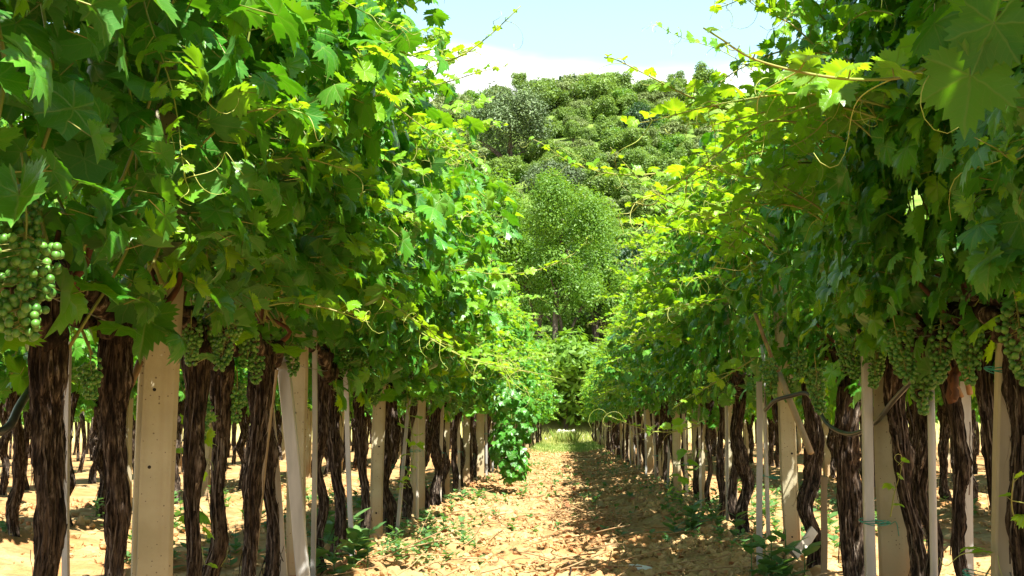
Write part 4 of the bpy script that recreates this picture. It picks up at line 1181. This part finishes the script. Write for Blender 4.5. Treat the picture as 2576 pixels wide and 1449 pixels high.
def grass():
    rs = np.random.default_rng(34); mb = MB()
    def patch(n, xr, yr, h0, h1, dry):
        x = rs.uniform(*xr, n); y = rs.uniform(*yr, n); k = fbm(x * 0.8, y * 0.5, 2) > rs.uniform(0.2, 0.65, n)
        x, y = x[k], y[k]; n = len(x)
        b = np.stack([x, y, Z(x, y) - 0.01], -1); a = rs.uniform(0, 6.28, n); h = rs.uniform(h0, h1, n)[:, None]
        w = np.stack([np.cos(a), np.sin(a), np.zeros(n)], -1) * 0.007
        ln = np.stack([np.cos(a * 3), np.sin(a * 3), np.zeros(n)], -1) * h * rs.uniform(0.1, 0.6, (n, 1))
        V = np.stack([b - w, b + w, b + w * 0.6 + ln * 0.4 + [0, 0, 1] * h * 0.6, b + ln + [0, 0, 1] * h], 1)
        t = np.stack([np.clip(rs.normal(dry, 0.25, n), 0, 1)] + [np.zeros(n)] * 2 + [np.ones(n)], -1)
        mb.add(V.reshape(-1, 3), (np.array([[0, 1, 2, 3]])[None] + (np.arange(n) * 4)[:, None, None]).reshape(-1, 4), 0, None, np.repeat(t[:, None], 4, 1).reshape(-1, 4))
    patch(9000, (-1.6, 1.6), (36, 52), 0.04, 0.14, 0.25)
    patch(9000, (-2.5, 2.5), (50, 60), 0.05, 0.16, 0.75)
    patch(7000, (-4, 4), (60, 67), 0.15, 0.6, 0.7)
    patch(1200, (-0.6, 0.5), (56, 58), 0.3, 0.75, 0.45)
    tag(mb.build("grass", M_GRASS), "yellow green grass of the meadow at the end of the path", "grass", kind='stuff')
grass()

# scrap of white plastic on the path
mb = MB(); rs = np.random.default_rng(4)
V = ICO3[0] * np.array([0.085, 0.035, 0.022]) * (1 + 0.35 * (fbm(ICO3[0][:, 0] * 3 + 4, ICO3[0][:, 1] * 3 + ICO3[0][:, 2] * 2, 2)[:, None] - 0.5))
mb.add(V, ICO3[1])
p = at(1608, 1390, 6.9)
o = place("plastic_scrap", mb.mesh("plastic_scrap", [M_PLASTIC]), None, (float(p[0]), float(p[1]), float(Z(p[0], p[1])) + 0.03), (0.1, 0.1, 0.3))
tag(o, "crumpled white plastic scrap lying on the soil at the shade's edge", "plastic scrap")
# dark broken stick standing in the soil
p = at(1435, 1395, 6.6); g = float(Z(p[0], p[1])); mb = MB()
tube(mb, spline([(0, 0, -0.03), (-0.006, 0, 0.03), (0.002, 0.01, 0.06), (-0.012, 0, 0.10)], 10), np.linspace(0.008, 0.005, 10), 7)
tag(place("broken_stick", mb.mesh("broken_stick", [M_BARK]), None, (float(p[0]), float(p[1]), g)), "short dark broken stick standing upright in the clay mid path", "stick")

# ------------------------------------------------------------------ trees and shrubs of the hillside
def crown_mesh(name, seed, lobes, n, ls, material, droop=0.2):
    """many small leaf clumps through the volume of the crown; lobes = (x, y, z, rx, ry, rz)"""
    rs = np.random.default_rng(seed); mb = MB()
    lobes = np.array(lobes, float); vol = lobes[:, 3] * lobes[:, 4] * lobes[:, 5]
    w = vol ** 0.67; idx = rs.choice(len(lobes), n, p=w / w.sum()); Lb = lobes[idx]
    d = norm(rs.normal(0, 1, (n, 3))); q = rs.random(n) ** 0.35
    rough_ = 0.50 + 0.95 * fbm(d[:, 0] * 2.2 + d[:, 2] * 1.7 + idx * 3.1, d[:, 1] * 2.2 + idx * 1.7, 3)
    c = Lb[:, :3] + d * Lb[:, 3:] * (q * rough_)[:, None]
    L = ls * rs.uniform(0.6, 1.4, (n, 1)); nr = norm(d + np.array([0, 0, 0.6]) + rs.normal(0, 0.6, (n, 3)))
    t = rs.normal(0, 1, (n, 3)) - np.array([0, 0, droop]); t = norm(t - nr * np.sum(t * nr, -1, keepdims=True)); u = np.cross(t, nr)
    V = np.stack([c - t * L, c + u * L * 0.45 - nr * L * 0.12, c + t * L, c - u * L * 0.45 - nr * L * 0.12], 1)
    tn = np.stack([np.clip(rs.normal(0.45, 0.22, n) + rs.normal(0, 0.22, len(lobes))[idx], 0, 1)] + [np.zeros(n)] * 2 + [np.ones(n)], -1)
    mb.add(V.reshape(-1, 3), (np.array([[0, 1, 2, 3]])[None] + (np.arange(n) * 4)[:, None, None]).reshape(-1, 4), 0, None, np.repeat(tn[:, None], 4, 1).reshape(-1, 4))
    return mb.mesh(name, [material], smooth=False)

def trunk_limbs(seed, h, r, spread, nl=5):
    rs = np.random.default_rng(seed); mb = MB()
    tube(mb, spline([(0, 0, -0.5), (rs.normal(0, 0.05) * h, rs.normal(0, 0.02) * h, h * 0.4), (rs.normal(0, 0.05) * h, 0, h * 0.75), (0, 0, h)], 14), np.linspace(r, r * 0.3, 14), 9)
    for k in range(nl):
        a = k * 2.4 + rs.uniform(0, 1); z0 = h * rs.uniform(0.25, 0.6)
        tube(mb, spline([(0, 0, z0), (math.cos(a) * spread * 0.5, math.sin(a) * spread * 0.5, z0 + h * 0.2), (math.cos(a) * spread, math.sin(a) * spread, z0 + h * rs.uniform(0.2, 0.45))], 9), np.linspace(r * 0.5, r * 0.12, 9), 6)
    return mb.mesh("trunk", [M_TBARK])

def lobes_round(seed, rx, rz, zc, n=9):
    rs = np.random.default_rng(seed); out = [(0, 0, zc, rx * 0.7, rx * 0.7, rz * 0.75)]
    for k in range(n):
        a = rs.uniform(0, 6.28); e = rs.uniform(-0.5, 1.0); f = rs.uniform(0.5, 0.75); s = rs.uniform(0.28, 0.46)
        out.append((math.cos(a) * rx * f * math.cos(e), math.sin(a) * rx * f * math.cos(e), zc + rz * f * math.sin(e), rx * s, rx * s, rz * s * 0.9))
    return out

def tree(name, crown_me, trunk_me, x, y, s, label, cat, group=None, rot=0.0, dz=0.0):
    o = empty(name, (x, y, float(Z(x, y)) + dz))
    o.scale = (s, s, s); o.rotation_euler = (0, 0, rot)
    place("trunk", trunk_me, o); place("crown", crown_me, o)
    tag(o, label, cat, group)
    return o

def XY(px, Y): return float(at(px, 700, Y)[0])

# large grey green holm oak on the slope
tree("holm_oak", crown_mesh("crown", 1, [(0, 0, 7.2, 4.2, 3.6, 3.0)] + lobes_round(3, 5.2, 4.6, 7.0, 16), 15000, 0.15, M_OAK), trunk_limbs(1, 7, 0.35, 3.2), XY(1280, 120), 120, 1.04,
     "big round grey green tree on the hill crest left of the gap", "tree", dz=-0.3)
tree("holm_oak", crown_mesh("crown", 2, lobes_round(4, 3.2, 3.0, 4.2, 14), 9000, 0.13, M_OAK), trunk_limbs(2, 4.5, 0.25, 2.0), XY(1395, 108), 108, 1.0,
     "smaller grey green tree below and right of the big round one", "tree")
# bright broadleaved trees at the end of the path
fresh = crown_mesh("crown", 5, lobes_round(31, 3.1, 3.4, 11.0, 16) + lobes_round(32, 2.7, 3.0, 6.6, 14) + lobes_round(33, 2.2, 1.8, 3.2, 8), 36000, 0.088, M_FRESH, 0.5)
tree("poplar", fresh, trunk_limbs(5, 11, 0.22, 1.6, 8), XY(1415, 71), 71, 1.06, "tall bright green tree closing the end of the path", "tree")
fresh2 = crown_mesh("crown", 6, lobes_round(6, 2.6, 3.6, 6.4, 12), 12000, 0.11, M_FRESH, 0.4)
tree("poplar", fresh2, trunk_limbs(6, 8, 0.2, 1.5, 6), XY(1220, 76), 76, 1.45, "bright green leafy tree left of the tall one, below the grey green crown", "tree", rot=1.0)
tree("poplar", fresh2, trunk_limbs(7, 8, 0.2, 1.5, 6), XY(1590, 74), 74, 0.8, "bright green leafy tree right of the tall one, half behind the vines", "tree", rot=2.3)
dark = crown_mesh("crown", 8, lobes_round(8, 2.4, 2.6, 3.6, 12), 8000, 0.12, M_DARK)
tree("dark_tree", dark, trunk_limbs(8, 4.5, 0.18, 1.2), XY(1515, 78), 78, 1.5, "dark green tree right behind the tall bright tree", "tree")
tree("dark_tree", dark, trunk_limbs(8, 4.5, 0.18, 1.2), XY(1415, 69.3), 69.3, 0.62, "dark low tree at the foot of the tall bright tree", "tree", rot=1.2)

tree("poplar", fresh2, trunk_limbs(9, 8, 0.2, 1.5, 6), XY(1345, 76), 76, 1.0, "bright green leafy tree just left of and behind the tall one", "tree", rot=3.0)
tree("poplar", fresh2, trunk_limbs(9, 8, 0.2, 1.5, 6), XY(1495, 77), 77, 0.95, "bright green leafy tree just right of and behind the tall one", "tree", rot=4.4)
# trees of the crest
cone = crown_mesh("crown", 10, [(0, 0, 2.0, 1.5, 1.5, 1.6), (0, 0, 3.6, 1.2, 1.2, 1.6), (0, 0, 5.2, 0.8, 0.8, 1.4), (0, 0, 6.4, 0.4, 0.4, 0.9)], 5000, 0.14, M_DARK)
tree("conifer", cone, trunk_limbs(10, 5, 0.15, 0.5, 3), XY(1412, 150), 150, 0.62, "small dark pointed tree on the skyline in the middle of the gap", "tree")
tree("conifer", cone, trunk_limbs(10, 5, 0.15, 0.5, 3), XY(1447, 151), 151, 0.6, "tiny slim dark conifer just right of the pointed tree on the skyline", "tree")
cr_a = crown_mesh("crown", 11, lobes_round(11, 3.0, 2.4, 4.2, 12), 6500, 0.16, M_MID)
cr_b = crown_mesh("crown", 12, lobes_round(12, 2.6, 2.8, 3.8, 11), 6500, 0.16, M_MID)
cr_c = crown_mesh("crown", 13, lobes_round(13, 2.8, 2.2, 3.4, 12), 6500, 0.16, M_OLIVE)
tl = trunk_limbs(11, 4.5, 0.16, 1.5)
for k, (px, Y, s, me, lab) in enumerate(((1495, 150, 1.15, cr_a, "round green tree on the skyline right of the pointed conifers"), (1570, 152, 1.05, cr_b, "airy green tree highest on the skyline right of the middle"),
                                    (1640, 149, 1.0, cr_a, "broad green tree on the skyline, third from the pointed conifer"), (1705, 150, 0.95, cr_b, "green tree on the skyline beside the long arching vine shoot"),
                                    (1350, 150, 0.9, cr_a, "green tree on the skyline between the big round tree and the pointed conifer"), (1170, 140, 1.0, cr_b, "green tree at the left end of the skyline beside the vine leaves"))):
    tree("hill_tree", me, tl, XY(px, Y), Y, s * 0.8, lab, "tree", rot=k * 1.3, dz=-1.3)
tree("dark_tree", dark, trunk_limbs(8, 4.5, 0.18, 1.2), XY(1620, 132), 132, 1.0, "dark green tree standing out on the slope under the skyline", "tree", rot=2.0)

# the scrub that covers the slope
shr = [crown_mesh("crown", 20, lobes_round(20, 1.5, 1.2, 1.1, 9), 4200, 0.105, M_MID), crown_mesh("crown", 21, lobes_round(21, 1.6, 1.1, 1.0, 9), 4200, 0.105, M_OLIVE),
       crown_mesh("crown", 22, lobes_round(22, 1.3, 1.5, 1.3, 9), 4200, 0.105, M_MID), crown_mesh("crown", 23, lobes_round(23, 1.5, 1.3, 1.1, 9), 4200, 0.10, M_FRESH)]
st = trunk_limbs(20, 1.2, 0.06, 0.5, 4)
r = random.Random(12)
for px in (1360, 1425, 1490, 1545):
    tree("hill_shrub", shr[3], st, XY(px, 67.5), 67.5 + (px % 3), r.uniform(2.1, 2.8), "rounded green bush in the scrub covering the hillside", "bush", "bushes covering the hillside", r.uniform(0, 6))
cnt = 0
for Y in list(np.arange(100, 157, 4.0))[::-1] + list(np.arange(70, 100, 5.0))[::-1]:
    step = 85 if Y < 100 else 50
    px = 1090 + r.uniform(0, 40)
    while px < 1800 and cnt < 268:
        y = float(Y + r.uniform(-1.3, 1.3)); x = XY(px + r.uniform(-12, 12), y)
        s = r.uniform(0.7, 1.35) * (1.2 if Y > 100 else 1.2)
        big = r.random() < 0.16 and Y > 95
        me = r.choice((cr_a, cr_b, cr_c)) if big else r.choice(shr)
        o = tree("hill_shrub", me, tl if big else st, x, y, s * (0.5 if big else 1), "rounded green bush in the scrub covering the hillside", "bush", "bushes covering the hillside", r.uniform(0, 6))
        px += step * r.uniform(0.9, 1.5); cnt += 1

for k in range(26):
    px = 1110 + k * 28 + r.uniform(-8, 8); y = r.uniform(146, 153)
    tree("hill_shrub", r.choice((cr_a, cr_b, cr_c, shr[0], shr[2])), st, XY(px, y), y, r.uniform(0.7, 1.2), "rounded green bush in the scrub covering the hillside", "bush", "bushes covering the hillside", r.uniform(0, 6), -2.2)

# heap of pale stones and bare sticks at the foot of the slope
rs = np.random.default_rng(41); mb = MB()
for k in range(70):
    q = rs.normal(0, 1, 2); z = max(0, 0.75 - 0.4 * np.hypot(*q)) * rs.random()
    s = rs.uniform(0.08, 0.2)
    mb.add(ICO2[0] * (1 + rs.normal(0, 0.12, (42, 1))) * s * rs.uniform(0.7, 1.3, 3) + np.array([q[0] * 0.6, q[1] * 0.3, z + 0.05]), ICO2[1])
x = XY(1430, 65.3)
tag(place("stone_rubble", mb.mesh("stone_rubble", [M_STONE], smooth=False), None, (x, 65.3, float(Z(x, 65.3)))), "heap of pale stones where the meadow meets the hillside", "stones", kind='stuff')
